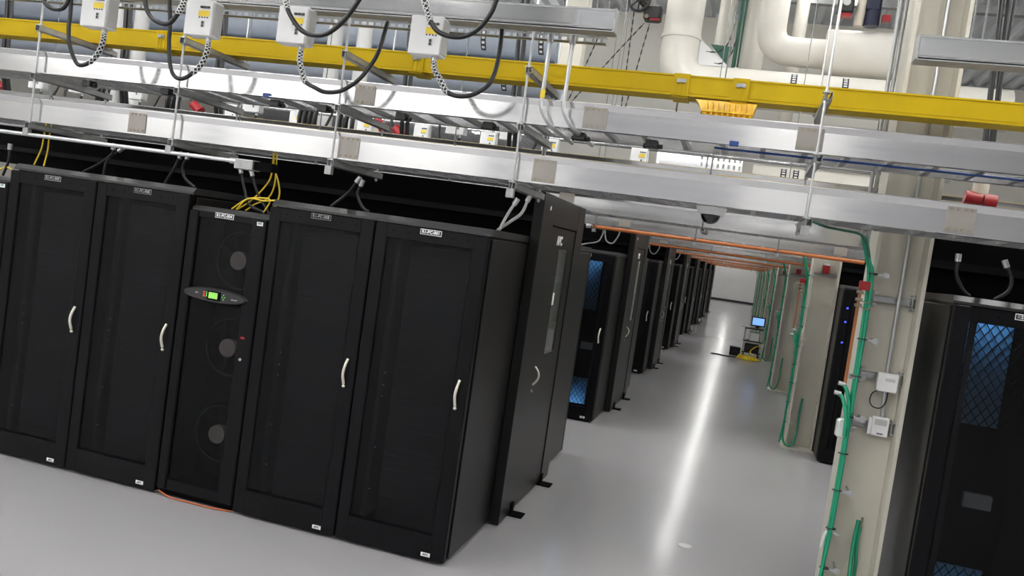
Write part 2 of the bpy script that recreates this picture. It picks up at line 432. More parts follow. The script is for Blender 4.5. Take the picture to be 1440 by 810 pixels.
# ------------------------------------------------------------------ cooling units in the row
def cooling_proto():
    t = thing('cooling_unit', 'cooling unit', 'cooling unit')
    w, H = UW, UH
    b = MB().box(.006, .03, .03, RD, .05, H-.03).box(w-.03, w-.006, .03, RD, .05, H-.03).box(.03, w-.03, .35, RD, .05, H-.03)
    b.box(.03, w-.03, .03, .35, .05, .08)
    b.build('body', 'black', t)
    MB().prism([(0, H-.02), (.02, H), (RD, H), (RD, H-.03), (0, H-.03)], 'x', .006, w-.006).build('top_cover', 'blackedge', t)
    d = MB(); xm0, xm1 = .08, w-.12
    d.cbox(.006, xm0, -.03, .02, .05, H-.03, .008).cbox(xm1, w-.006, -.03, .02, .05, H-.03, .008)
    d.box(xm0-.004, xm1+.004, -.02, .02, .05, .12).box(xm0-.004, xm1+.004, -.02, .02, H-.07, H-.03)
    fr = d.build('front_frame', 'black', t)
    MB().box(xm0, xm1, -.012, -.009, .12, H-.07).build('perforated_panel', 'meshopen', fr)
    MB().box(.02, w-.02, .0, .02, .012, .05).build('kick_plate', 'blackmatte', t)
    for xx in (.03, w-.03): MB().cyl((xx, .03, 0), (xx, .03, .05), .012, 8).build('foot', 'steel', t)
    for z in (1.65, 1.06, .47):
        f = MB().torus((.36, .10, z), (0, 1, 0), .19, .008, 28, 6).build('fan_ring', 'inside', t)
        MB().cyl((.36, .06, z), (.36, .12, z), .062, 20).build('fan_hub', 'hub', f)
        bl = MB()
        for q in range(5):
            a = q*2*PI/5
            c, s_ = math.cos(a), math.sin(a); c2, s2 = math.cos(a+.7), math.sin(a+.7)
            bl.add([(.36+.06*c, .09, z+.06*s_), (.36+.18*c, .08, z+.18*s_), (.36+.18*c2, .12, z+.18*s2), (.36+.06*c2, .11, z+.06*s2)], [(0, 1, 2, 3)])
        bl.build('fan_blades', 'blackmatte', f)
    # oval control panel
    zc, xc, n = 1.405, .285, 28
    pv, fv = [], []
    for i in range(n):
        a = 2*PI*i/n; cx = math.cos(a); sx = math.sin(a)
        pv.append((xc+.245*cx, -.03, zc+.05*math.copysign(abs(sx)**1.0, sx)))
    front = [(p[0]*.94+xc*.06, -.052, zc+(p[2]-zc)*.82) for p in pv]
    m = MB().add(pv+front, [(i, (i+1) % n, n+(i+1) % n, n+i) for i in range(n)]+[tuple(range(n, 2*n))])
    dp = m.build('control_panel', 'bezel', t)
    MB().box(xc-.05, xc+.055, -.0535, -.052, zc-.03, zc+.03).build('display_surround', 'blackmatte', dp)
    MB().box(xc-.037, xc+.03, -.055, -.0535, zc-.019, zc+.021).build('display_screen', 'lcd', dp)
    e = MB()
    for z in (zc+.013, zc-.002, zc-.014): e.box(xc-.08, xc-.066, -.0535, -.052, z, z+.006)
    e.build('red_indicator', 'ledred', dp)
    MB().box(xc-.056, xc-.051, -.0537, -.052, zc-.012, zc+.02).build('green_indicator', 'ledgreen', dp)
    e = MB()
    for dx, dz in ((0, .014), (0, -.014), (.009, 0), (-.009, 0)): e.box(xc+.075+dx-.003, xc+.075+dx+.003, -.0537, -.052, zc+dz-.003, zc+dz+.003)
    e.build('key_pad', 'ledgreen', dp)
    lettering('APC', .013, 'boxgrey', dp, (xc-.13, -.0525, zc+.004), depth=.0004)
    lettering('InRow RP', .011, 'boxgrey', dp, (xc+.155, -.0525, zc-.006), depth=.0004)
    MB().cyl((w-.075, -.03, 1.02), (w-.075, -.034, 1.02), .01, 10).build('key_lock', 'steel', t)
    MB().box(w-.09, w-.06, -.033, -.03, 1.155, 1.17).build('warning_sticker', 'red', t)
    s = MB().cbox(w-.075, w-.03, -.034, -.03, H-.075, H-.05, .001).build('rating_sticker', 'text', t)
    MB().box(w-.068, w-.04, -.0347, -.034, H-.066, H-.052).build('sticker_print', 'stickergreen', s)
    return t
cu = cooling_proto(); cu_used = []
for i, (x, lab, txt) in enumerate(((X0-2*RW-UW, 'narrow black cooling unit with green display in the nearest row, three fans behind mesh', 'R1-PC-004'),
                     (X0-4*RW-2*UW, 'black cooling unit cut by the left edge of the picture', 'R1-PC-008'))):
    r = place(cu, cu_used, (x, YR, 0), lab, 'cooling units in the nearest row')
    name_plate(r, x+.275, UH-.045, YR-.024, txt)

# ------------------------------------------------------------------ hot aisle containment
DY0, DY1 = 5.73-YR, 7.30-YR
def containment(k):
    y = YR+PP*k
    t = thing('containment_door', 'black hot-aisle door with a tall narrow window closing the %s rack block' % ORD[k], 'door', (X0, y+DY0, 0), 'hot-aisle doors along the corridor')
    xa, xb = X0+.002, X0+.075
    ZT = 2.415
    f = MB()
    f.cbox(xa, xb, y+DY0, y+1.27, .01, ZT, .004).cbox(xa, xb, y+2.19, y+DY1, .01, ZT, .004)
    f.box(xa, xb-.001, y+1.265, y+2.195, 2.2, ZT-.004)
    f.build('door_frame', 'blackside', t)
    d = MB(); ya, yb, wa, wb, za, zb = y+1.285, y+2.175, y+1.64, y+1.97, 1.19, 2.03
    d.box(xa+.015, xb-.008, ya, wa, .02, 2.19).box(xa+.015, xb-.008, wb, yb, .02, 2.19)
    d.box(xa+.015, xb-.008, wa, wb, .02, za).box(xa+.015, xb-.008, wa, wb, zb, 2.19)
    leaf = d.build('door_leaf', 'blackside', t)
    MB().box(xb-.022, xb-.016, wa, wb, za, zb).build('window_pane', 'window', leaf)
    MB().tube(curve([(xb, ya+.07, 1.12), (xb+.035, ya+.06, 1.08), (xb+.035, ya+.06, 1.03), (xb, ya+.07, .98)], 5), .008, 8).build('handle', 'handle', leaf)
    MB().cyl((xb-.008, ya+.07, .93), (xb+.004, ya+.07, .93), .012, 10).build('lock', 'steel', leaf)
    MB().box(xb-.016, xb-.014, wa+.02, wa+.09, 1.58, 1.68).build('pane_sticker', 'text', leaf)
    if k < 4: lettering('APC', .10, 'text', leaf, (xb-.006, y+1.60, 2.09), '+x', .002)
    for yy in (y+1.24, y+2.19):
        MB().cbox(xb-.02, xb+.10, yy-.06, yy+.06, .0, .014, .003).box(xb-.002, xb+.012, yy-.03, yy+.03, .014, .09).build('foot_plate', 'blackmatte', t)
    MB().box(xb, xb+.004, y+1.10, y+1.13, 2.30, 2.33).build('sticker', 'text', t)
    # dark panels closing the top of the hot aisle
    c = thing('containment_roof', 'black panels closing the hot aisle above the %s rack block' % ORD[k], 'panel', (X0-3, y+.95, RH), 'hot-aisle roof panels')
    xl = -7.2 if k < 1 else -4.2
    MB().box(xl, X0, y+.97, y+1.0, RH+.002, 2.41).build('front_panel', 'blackmatte', c)
    MB().box(xl, X0, y+2.44, y+2.47, RH+.002, 2.41).build('rear_panel', 'blackmatte', c)
    MB().box(xl, X0, y+.955, y+.97, 2.2, 2.24).build('frame_bar', 'black', c)
    xx = xl
    while xx < X0-.1:
        MB().box(xx+.01, min(xx+.74, X0), y+1.0, y+2.44, 2.38, 2.40).build('roof_panel', 'blackmatte', c); xx += .75
for k in range(NPOD): containment(k)
for k in range(2):
    y = YRR+PP*k
    c = thing('containment_roof', 'black panels above the %s rack right of the corridor' % ORD[k], 'panel', (XR, y+.95, RH), 'hot-aisle roof panels')
    MB().box(XR, XR+3, y+.9, y+.93, RH+.002, 2.5).build('front_panel', 'blackmatte', c)
    MB().box(XR, XR+3, y+.86, y+.9, 2.26, 2.31).build('frame_bar', 'black', c)

# ------------------------------------------------------------------ cable trays
def tray(label, y0, y1, z0, z1, xa, xb, splices=(), rungs=True, group=None, rung_pitch=.225, hang=()):
    t = thing('cable_tray', label, 'cable tray', ((xa+xb)/2, (y0+y1)/2, z0), group)
    for hx in hang: MB().cyl((hx, y1+.02, z0-.01), (hx, y1+.02, CEIL), .005, 6).box(hx-.015, hx+.015, y1-.02, y1+.03, z0-.012, z0-.001).build('hanger_rod', 'rod', t)
    for y, s in ((y0, -1), (y1, 1)):
        ya, yb = (y, y+.004) if s < 0 else (y-.004, y)
        zb_ = z1-(z1-z0)*.24
        r = MB().box(xa, xb, ya, yb, z0, zb_)
        q = -.012 if s < 0 else .012
        r.prism([(ya, zb_), (yb, zb_), (yb+q, z1), (ya+q, z1)], 'x', xa, xb)
        lo, hi = (y-.014, y+.03) if s < 0 else (y-.03, y+.014)
        r.box(xa, xb, lo, hi, z0, z0+.005).box(xa, xb, lo, hi, z1-.005, z1)
        r.build('side_rail', 'alu', t)
    if rungs:
        x = xa+.1; first = None
        while x < xb:
            if first is None:
                first = MB().prism([(-.015, .008), (.015, .008), (.015, .036), (-.015, .036)], 'y', y0+.005, y1-.005)
                first.v = [Vector((p.x+x, p.y, p.z+z0)) for p in first.v]
                first = first.build('rung', 'galv', t); fx = x
            else:
                c = first.copy(); COL.objects.link(c); c.location.x = x-fx
            x += rung_pitch
    else:
        r = MB(); x = xa+.1
        while x < xb:
            r.box(x-.015, x+.015, y0+.005, y1-.005, z0+.008, z0+.036); x += rung_pitch
        r.build('rungs', 'galv', t)['kind'] = 'stuff'
    for sx in splices:
        p = MB().box(sx-.07, sx+.07, y0-.006, y0-.0005, z0+.012, z1-.012).build('splice_plate', 'alusplice', t)
        b = MB()
        for i in range(4):
            for z in (z0+.03, z1-.03): b.cyl((sx-.051+i*.034, y0-.005, z), (sx-.051+i*.034, y0-.012, z), .0075, 8)
        b.build('bolts', 'bolt', p)['kind'] = 'stuff'
    return t
XA, XB = -6.4, 2.6
ZL0, ZL1, ZU0, ZU1 = 2.395, 2.562, 2.74, 2.893
YT = 4.84
tray('lower aluminium cable tray in front, above the nearest rack row', YT, YT+.45, ZL0, ZL1, XA, XB, (-4.10, -2.50, -1.218, 1.037))
tray('upper aluminium cable tray in front, between the yellow duct and the lower tray', YT, YT+.45, ZU0, ZU1, XA, XB, (-2.437, -.96, .235))
GT = 'cable trays farther back'
tray('aluminium cable tray of the row behind, seen under the front lower tray', 7.40, 7.82, ZL0, ZL1, -9, XB, (-1.62,), True, GT)
tray('aluminium cable tray of the row behind, seen through the gap between the front trays', 7.40, 7.82, ZU0, ZU1, -9, XB, (), True, GT)
for k in range(1, NPOD):
    tray('aluminium cable tray crossing the corridor at the front of the %s rack block' % ORD[k], YT+PP*k, YT+.45+PP*k, ZL0, ZL1, -6 if k < 3 else -3, 2.2, (-1.45, 1.0) if k < 3 else (), False, GT)
    tray('aluminium cable tray crossing the corridor at the rear of the %s rack block' % ORD[k], 7.40+PP*k, 7.82+PP*k, ZL0, ZL1, -6 if k < 3 else -3, 2.2, (), False, GT, hang=(-2.44, 1.76))

# trapeze hangers of the front trays
def strut_channel(x, y0, y1, z, mb=None):
    m = mb or MB()
    m.box(x-.0205, x+.0205, y0, y1, z-.041, z-.038).box(x-.0205, x-.0175, y0, y1, z-.041, z).box(x+.0175, x+.0205, y0, y1, z-.041, z)
    m.box(x-.0205, x-.011, y0, y1, z-.003, z).box(x+.011, x+.0205, y0, y1, z-.003, z)
    return m
HX = [-4.96, -3.775, -2.588, -1.39, .279, 2.05]
HN = ['at the left edge of the picture', 'left of the cooling unit', 'right of the cooling unit', 'at the corner rack', 'over the corridor', 'far right, above the right-hand racks']
for x, hn in zip(HX, HN):
    t = thing('trapeze_hanger', 'rod and strut hanger of the front trays, '+hn, 'hanger', (x, 4.8, 2.3), 'hangers of the front trays')
    for yy, zb in ((4.8, 2.32), (5.48, 2.32)):
        MB().cyl((x, yy, zb), (x, yy, CEIL), .0055 if yy > 5 else .0075, 8).build('threaded_rod', 'steel', t)
    for z in (ZL0-.013, ZU0-.013, 3.062):
        s = strut_channel(x+.012, 4.765, 5.51, z).build('strut', 'galv', t)
        nb = MB()
        for yy in (4.8, 5.48):
            nb.cyl((x, yy, z-.041), (x, yy, z-.056), .012, 6).box(x-.02, x+.02, yy-.02, yy+.02, z, z+.006).cyl((x, yy, z+.006), (x, yy, z+.018), .011, 6)
        nb.build('nuts', 'steel', s)['kind'] = 'stuff'
    if x < 1:
        MB().box(x-.022, x+.022, 4.765, 4.80, ZL0-.105, ZL0-.054).build('pipe_clamp', 'galv', t)

# silver conduit with junction box below the front tray
t = thing('conduit', 'silver conduit running under the front lower tray to a junction box', 'conduit', (-4.5, 4.78, 2.29))
MB().cyl((-6.3, 4.78, 2.298), (-3.25, 4.78, 2.298), .0135, 10).build('pipe', 'steel', t)
MB().cyl((-3.3, 4.78, 2.298), (-3.245, 4.78, 2.298), .02, 10).build('connector', 'steel', t)
t = thing('junction_box', 'small silver junction box at the end of the silver conduit', 'box', (-3.18, 4.78, 2.25))
MB().cbox(-3.245, -3.11, 4.74, 4.84, 2.25, 2.315, .004).build('housing', 'steel', t)
MB().box(-3.235, -3.12, 4.736, 4.74, 2.258, 2.307).build('cover', 'galv', t)
MB().box(-3.11, -2.98, 4.76, 4.84, 2.255, 2.31).build('receptacle', 'blackmatte', t)

# ------------------------------------------------------------------ yellow fibre duct
t = thing('fibre_duct', 'long yellow cable duct running above the front trays', 'duct', (-2, 5.38, 3.08))
x = XA; segs = [XA, -4.355, -2.318, -.545, -.186, XB]
for i in range(len(segs)-1):
    a, b = segs[i], segs[i+1]
    m = MB().prism([(5.30, 3.078), (5.46, 3.078), (5.46, 3.205), (5.45, 3.205), (5.45, 3.088), (5.31, 3.088), (5.31, 3.205), (5.30, 3.205)], 'x', a+.002, b-.002)
    m.box(a+.002, b-.002, 5.294, 5.30, 3.197, 3.207).box(a+.002, b-.002, 5.295, 5.30, 3.078, 3.088).box(a+.002, b-.002, 5.297, 5.3, 3.096, 3.1)
    m.build('duct_section', 'yellowduct', t)
for x in segs[1:-1]:
    c = MB().box(x-.05, x+.05, 5.288, 5.297, 3.07, 3.212).box(x-.05, x+.05, 5.288, 5.47, 3.066, 3.076)
    for q in (-.03, .0, .03): c.box(x+q-.006, x+q+.006, 5.284, 5.289, 3.085, 3.2)
    c = c.build('coupler', 'yellowduct', t)
    MB().box(x-.028, x+.028, 5.276, 5.285, 3.155, 3.178).cyl((x, 5.284, 3.166), (x, 5.27, 3.166), .008, 8).build('coupler_clip', 'galv', c)
# spill-out chute under the duct
t = thing('duct_spillout', 'ribbed yellow spill-out chute hanging under the yellow duct', 'duct', (-.25, 5.38, 2.94))
m = MB(); n = 8
for s in range(n+1):
    u = s/n; z = 3.066-.125*u; fl = .015*(1-u)**2
    m.v += [Vector((-.43+.05*u**.7-fl, 5.30-.03*u, z)), Vector((-.09-.01*u+fl, 5.30-.03*u, z)), Vector((-.09-.01*u+fl, 5.46, z)), Vector((-.43+.05*u**.7-fl, 5.46, z))]
for s in range(n):
    for j in range(4):
        m.f.append([s*4+j, (s+1)*4+j, (s+1)*4+(j+1) % 4, s*4+(j+1) % 4]); m.sm.append(False)
m.build('chute', 'yellowclear', t)
for s in range(9):
    x = -.37+s*.033
    MB().box(x-.005, x+.005, 5.262, 5.29, 2.945, 3.05).build('rib', 'yellowclear', t)
MB().box(-.40, -.09, 5.255, 5.275, 2.99, 3.0).box(-.40, -.09, 5.255, 5.275, 2.938, 2.95).build('rim', 'yellowclear', t)

# ------------------------------------------------------------------ busway with tap boxes
def busway(label, xa, xb, y0, z0, ends=(), depth=.10, h=.125, group='busways'):
    t = thing('busway', label, 'busway', ((xa+xb)/2, y0+depth/2, z0), group)
    MB().box(xa, xb, y0, y0+depth, z0+.014, z0+h).build('housing', 'alu', t)
    MB().box(xa, xb, y0+.012, y0+depth-.012, z0+.006, z0+.014).build('groove', 'blackmatte', t)
    MB().box(xa, xb, y0-.006, y0+depth+.006, z0, z0+.006).box(xa, xb, y0-.003, y0, z0+.02, z0+.026).box(xa, xb, y0-.003, y0, z0+h-.012, z0+h-.004).build('bottom_rail', 'galv', t)
    for x in ends: MB().cbox(x-.006, x+.006, y0-.004, y0+depth+.004, z0+.004, z0+h+.004, .002).build('end_cap', 'galv', t)
    return t
BY = 4.60
busway('front silver busway with white tap boxes, ending over the corridor', XA, -.885, BY, 3.25, (-.885,))
busway('silver busway starting in front of the near cream column', .664, XB, BY, 3.222, (.664,))
busway('silver busway nearer the camera carrying the hanging cable loops', XA, -1.2, 4.16, 3.36, (-1.2,))
for x, lab, yy, zz in ((-1.0, 'thin rods holding the end of the front busway', 4.65, 3.375), (-3.1, 'thin rods holding the middle of the front busway', 4.65, 3.375),
               (.9, 'thin rods holding the busway by the cream column', 4.65, 3.347), (2.45, 'thin rods holding the far right busway', 4.65, 3.347),
               (-1.5, 'thin rods holding the end of the busway nearer the camera', 4.21, 3.485), (-4.5, 'thin rods holding the left of the busway nearer the camera', 4.21, 3.485)):
    t = thing('busway_hanger', lab, 'hanger', (x, yy, zz), 'busway hangers')
    MB().cyl((x, yy-.02, zz), (x, yy-.02, CEIL), .005, 6).build('rod', 'rod', t); MB().cyl((x+.06, yy+.02, zz), (x+.06, yy+.02, CEIL), .005, 6).build('rod', 'rod', t)
# slotted channel behind the busway
t = thing('slotted_channel', 'perforated steel channel running behind the front busway', 'channel', (-3.5, 4.86, 3.24))
m = MB().box(XA, -.965, 4.85, 4.853, 3.272, 3.285).box(XA, -.965, 4.85, 4.853, 3.244, 3.252).box(XA, -.965, 4.85, 4.89, 3.282, 3.285).box(XA, -.965, 4.85, 4.89, 3.244, 3.247)
x = XA
while x < -.97: m.box(x, x+.018, 4.85, 4.853, 3.252, 3.272); x += .05
m.build('perforated_web', 'galv', t)

def tap_box_proto():
    # origin: middle of the underside of the busway
    t = thing('tap_box', 'tap box', 'electrical box')
    MB().cbox(-.098, .098, -.14, -.035, -.225, -.005, .004).build('housing', 'white', t)
    MB().box(-.094, .094, -.1425, -.14, -.221, -.009).build('cover', 'white', t)
    MB().box(.098, .106, -.125, -.045, -.21, -.02).build('side_plate', 'boxgrey', t)
    MB().box(.0, .075, -.144, -.1425, -.108, -.072).build('yellow_label', 'yellow', t)
    for i in range(3): MB().box(.012+i*.024, .030+i*.024, -.150, -.1425, -.058, -.045).build('breaker', 'textdark', t)
    s = MB()
    for i in range(4): s.box(.004+i*.019, .014+i*.019, -.144, -.1425, -.118, -.110)
    s.build('label_print', 'textdark', t)
    b = MB().box(.026, .048, -.146, -.1425, -.175, -.135).build('socket', 'boxgrey', t)
    MB().box(.030, .044, -.1475, -.146, -.155, -.139).box(.030, .044, -.1475, -.146, -.172, -.158).build('socket_hole', 'textdark', b)
    MB().cyl((.05, -.085, -.225), (.05, -.085, -.25), .017, 10).build('cable_gland', 'steel', t)
    MB().cbox(-.03, .05, -.02, .06, -.006, .03, .003).build('mounting_clamp', 'galv', t)
    return t
tb = tap_box_proto(); tb_used = []
GB = 'tap boxes on the front busway'
for x, lab in ((-4.255, 'white tap box on the front busway, leftmost of the four'), (-3.465, 'white tap box on the front busway, second from the left'),
               (-2.81, 'white tap box on the front busway, third from the left'), (-1.945, 'white tap box on the front busway, rightmost, nearest the busway end')):
    place(tb, tb_used, (x, BY+.05, 3.25), lab, GB)
def power_cable(label, pts, grip, r=.0135, group='black power cables hanging from the busways'):
    t = thing('power_cable', label, 'cable', pts[0], group)
    path = curve(pts, 6)
    MB().tube(path, r, 8).build('cord', 'rubber', t)
    if grip:
        a, b = grip; sub = path[int(a*6):int(b*6)+1]
        L = sum((Vector(sub[i+1])-Vector(sub[i])).length for i in range(len(sub)-1))
        fine = curve(sub, 4); g = MB()
        for ph in range(3):
            for hand in (1, -1): g.helix(fine, r+.003, .0028, L/.075, ph*2*PI/3, hand)
        g.build('mesh_grip', 'gripwire', t)
    return t
def off(pts, y): return [(x, y, z) for x, z in pts]
yb = BY-.035
power_cable('black looped cable below the leftmost white tap box', [(-4.205, yb, 3.0), (-4.205, yb, 2.95), (-4.22, yb-.01, 2.87), (-4.26, yb-.03, 2.80), (-4.32, yb-.05, 2.77), (-4.37, yb-.05, 2.81), (-4.41, yb-.06, 2.9), (-4.43, yb-.06, 3.0), (-4.44, yb-.05, 3.1), (-4.46, yb-.04, 3.26)], (0, 3.3))
power_cable('black looped cable below the second white tap box', [(-3.415, yb, 3.0), (-3.415, yb, 2.95), (-3.43, yb-.01, 2.87), (-3.47, yb-.03, 2.8), (-3.53, yb-.05, 2.75), (-3.59, yb-.05, 2.76), (-3.63, yb-.05, 2.82), (-3.66, yb-.05, 2.96), (-3.67, yb-.05, 3.09), (-3.69, yb-.05, 3.2), (-3.71, yb-.04, 3.28)], (0, 3.2))
power_cable('black looped cable below the third white tap box', [(-2.76, yb, 3.0), (-2.76, yb, 2.94), (-2.73, yb-.01, 2.87), (-2.69, yb-.02, 2.81), (-2.62, yb-.03, 2.78), (-2.55, yb-.02, 2.76), (-2.46, yb, 2.78), (-2.38, yb+.03, 2.85), (-2.33, yb+.06, 2.94), (-2.30, yb+.10, 3.05), (-2.30, yb+.17, 3.25)], (0, 3.2))
power_cable('black looped cable below the rightmost white tap box', [(-1.895, yb, 3.0), (-1.88, yb, 2.95), (-1.83, yb-.01, 2.89), (-1.78, yb-.02, 2.83), (-1.70, yb-.03, 2.81), (-1.62, yb-.02, 2.83), (-1.55, yb, 2.89), (-1.53, yb+.04, 2.98), (-1.54, yb+.10, 3.12), (-1.56, yb+.15, 3.25)], (0, 3.2))
yu = 4.2
power_cable('short black cable loop at the top left edge, before the leftmost tap box', off([(-4.36, 3.36), (-4.34, 3.14), (-4.33, 3.08), (-4.29, 3.05), (-4.24, 3.04), (-4.19, 3.05), (-4.16, 3.09), (-4.14, 3.15), (-4.13, 3.36)], yu), None)
power_cable('black cable loop with mesh grip hanging left of the second tap box', off([(-3.63, 3.36), (-3.61, 3.17), (-3.59, 3.09), (-3.55, 3.04), (-3.49, 3.01), (-3.42, 3.01), (-3.37, 3.07), (-3.34, 3.13), (-3.33, 3.2), (-3.33, 3.36)], yu), (6, 8.8))
power_cable('black cable loop with mesh grip crossing the third tap box', off([(-2.69, 3.36), (-2.68, 3.23), (-2.66, 3.15), (-2.61, 3.08), (-2.55, 3.03), (-2.48, 3.01), (-2.4, 3.02), (-2.32, 3.08), (-2.26, 3.16), (-2.21, 3.25), (-2.17, 3.36)], yu), (0, 2.3))
power_cable('black cable loop with mesh grip crossing the rightmost tap box', off([(-1.88, 3.36), (-1.86, 3.28), (-1.82, 3.19), (-1.79, 3.13), (-1.74, 3.08), (-1.66, 3.06), (-1.58, 3.07), (-1.51, 3.12), (-1.46, 3.2), (-1.44, 3.27), (-1.40, 3.36)], yu), (0, 3.1))
# two bent conduits beside the busway end
for x, xe, lab in ((-1.268, -1.18, 'left bent silver conduit dropping from the front busway end'), (-1.135, -1.04, 'right bent silver conduit dropping from the front busway end')):
    t = thing('bent_conduit', lab, 'conduit', (x, 4.74, 2.7), 'bent conduits')
    MB().tube(curve([(x, 4.74, 3.245), (x, 4.74, 3.0), (x, 4.74, 2.86), (x+.015, 4.745, 2.80), (x+.05, 4.78, 2.745), (x+.08, 4.85, 2.72), (x+.09, 5.0, 2.715), (x+.09, 5.3, 2.715)], 5), .0125, 10).build('pipe', 'steel', t)
    MB().cyl((x, 4.74, 3.2), (x, 4.74, 3.25), .018, 10).build('connector', 'galv', t)
    if x < -1.2: MB().cyl((x, 4.74, 2.88), (x, 4.74, 2.93), .0145, 10).build('tape', 'yellow', t)

# dark items on the underside of the upper tray
clips = [(-4.6, 2.715), (-3.95, 2.715), (-3.1, 2.715), (-2.75, 2.715), (-2.2, 2.715), (-1.62, 2.715), (-1.05, 2.71), (-.62, 2.71)]
for i, (x, z) in enumerate(clips):
    t = thing('cable_clamp', 'black cable clamp under the front upper tray, number %s from the left' % ORD[i].replace('nearest', 'one'), 'clamp', (x, 4.9, z), 'cable clamps under the upper tray')
    MB().cbox(x-.035, x+.035, 4.88, 4.95, z-.025, z+.02, .004).build('clamp_body', 'rubber', t)
    MB().cyl((x-.05, 4.93, z-.012), (x+.06, 4.91, z-.012), .014, 8).build('clamp_sleeve', 'rubber', t)
t = thing('data_cable', 'dark blue cable lying under the front upper tray over the corridor', 'cable', (.6, 5.0, 2.725))
MB().cyl((-.27, 4.97, 2.733), (2.5, 4.97, 2.733), .007, 8).build('cord', 'bluewire', t)
for i, (x, lab) in enumerate(((-3.13, 'small blue tape wrap on the upper tray lip left of the corridor'), (-.16, 'small blue tape wrap on the upper tray lip over the corridor'))):
    tag(MB().cbox(x-.025, x+.025, YT-.016, YT+.01, ZU0-.006, ZU0+.022, .003).build('tape_wrap', 'bluewire'), lab, 'tape', 'blue tape wraps')

# dome camera under the lower tray
t = thing('dome_camera', 'dark dome camera hanging under the front lower tray over the corridor', 'camera', (-.235, 5.02, 2.30))
MB().cyl((-.235, 5.02, 2.352), (-.235, 5.02, 2.395), .075, 20, .09).build('mount', 'white', t)
MB().ball((-.235, 5.02, 2.352), .055, 20, 8, -1, 0).build('dome', 'darkglass', t)

# ------------------------------------------------------------------ whips and fibre above the racks
def whip(label, pts, r=.010, m_='boxgrey', conn=True, name='flexible_conduit', grp='flexible conduits on the rack tops', cat='conduit'):
    t = thing(name, label, cat, pts[-1], grp)
    MB().tube(curve(pts, 5), r, 8).build('hose', m_, t)
    if conn:
        p = Vector(pts[0]); q = Vector(pts[1]); d = (p-q).normalized()
        MB().cyl(p-d*.015, p+d*.03, r*1.7, 8).build('fitting', 'steel', t)
ZT = RH+.006
wp = [('at the far left over the cut-off cooling unit', [(-5.43, 5.1, 2.20), (-5.43, 5.1, 2.10), (-5.47, 5.1, 1.985)]),
      ('running left over the leftmost whole rack', [(-4.50, 5.1, 2.30), (-4.51, 5.1, 2.25), (-4.61, 5.1, 2.17), (-4.74, 5.1, ZT)]),
      ('dropping straight onto the leftmost whole rack', [(-4.46, 5.12, 2.29), (-4.54, 5.1, 2.21), (-4.56, 5.1, ZT)]),
      ('leaning left over the rack beside the cooling unit', [(-3.93, 5.1, 2.30), (-3.97, 5.1, 2.21), (-4.03, 5.1, ZT)]),
      ('curling right over the rack beside the cooling unit', [(-3.87, 5.1, 2.30), (-3.9, 5.1, 2.23), (-3.87, 5.1, 2.15), (-3.78, 5.1, ZT)]),
      ('leaning left behind the rack right of the cooling unit', [(-2.54, 5.1, 2.29), (-2.6, 5.1, 2.2), (-2.71, 5.1, ZT)]),
      ('curling right behind the rack right of the cooling unit', [(-2.51, 5.1, 2.27), (-2.53, 5.1, 2.2), (-2.48, 5.1, 2.12), (-2.43, 5.1, ZT)]),
      ('leaning over the corner rack', [(-1.44, 5.1, 2.28), (-1.48, 5.1, 2.2), (-1.52, 5.1, ZT)]),
      ('curling over the edge of the corner rack', [(-1.36, 5.1, 2.31), (-1.39, 5.1, 2.22), (-1.46, 5.12, 2.16), (-1.56, 5.2, ZT)]),
      ('left one above the rack by the near column', [(1.17, 5.35, 2.30), (1.175, 5.35, 2.21), (1.22, 5.35, 2.13), (1.26, 5.35, ZT)]),
      ('right one above the rack by the near column', [(1.42, 5.35, 2.30), (1.46, 5.35, 2.22), (1.45, 5.35, 2.15), (1.39, 5.35, ZT)])]
for s, p in wp: whip('grey flexible conduit '+s, p, m_='boxgrey' if 'corner rack' in s else 'rubber')
whip('left black cord dropping onto the cooling unit with green display', [(-3.43, 5.1, 2.25), (-3.38, 5.1, 2.12), (-3.33, 5.1, 2.03), (-3.2, 5.1, 1.99)], .009, 'rubber')
whip('right black cord dropping onto the cooling unit with green display', [(-3.34, 5.1, 2.24), (-3.28, 5.1, 2.12), (-3.17, 5.1, 1.99)], .009, 'rubber')
fib = [('left strand over the leftmost whole rack', [(-5.12, 5.1, 2.42), (-5.13, 5.1, 2.31), (-5.14, 5.1, 2.22), (-5.19, 5.1, 2.098)]),
       ('right strand over the leftmost whole rack', [(-5.07, 5.1, 2.42), (-5.08, 5.1, 2.31), (-5.08, 5.1, 2.22), (-5.10, 5.1, 2.098)]),
       ('loop over the cut-off cooling unit', [(-5.58, 5.1, 1.985), (-5.5, 5.1, 2.03), (-5.42, 5.1, 2.05), (-5.33, 5.1, 2.0)]),
       ('falling left onto the cooling unit', [(-3.19, 5.1, 2.42), (-3.19, 5.1, 2.32), (-3.2, 5.1, 2.21), (-3.31, 5.1, 2.07), (-3.42, 5.1, 1.985)]),
       ('falling right beside the cooling unit', [(-3.20, 5.12, 2.42), (-3.19, 5.12, 2.32), (-3.14, 5.12, 2.21), (-3.12, 5.12, 2.12), (-3.15, 5.12, 2.03)]),
       ('looping across the top of the cooling unit', [(-3.45, 5.08, 1.985), (-3.35, 5.08, 2.06), (-3.25, 5.08, 2.085), (-3.16, 5.08, 2.08), (-3.2, 5.08, 1.99)]),
       ('crossing to the right on the cooling unit', [(-3.40, 5.06, 1.985), (-3.32, 5.06, 2.07), (-3.2, 5.06, 2.07), (-3.1, 5.06, 2.085)]),
       ('doubling back on the cooling unit', [(-3.38, 5.14, 1.985), (-3.31, 5.14, 2.04), (-3.22, 5.14, 2.09), (-3.18, 5.14, 2.19), (-3.19, 5.14, 2.42)])]
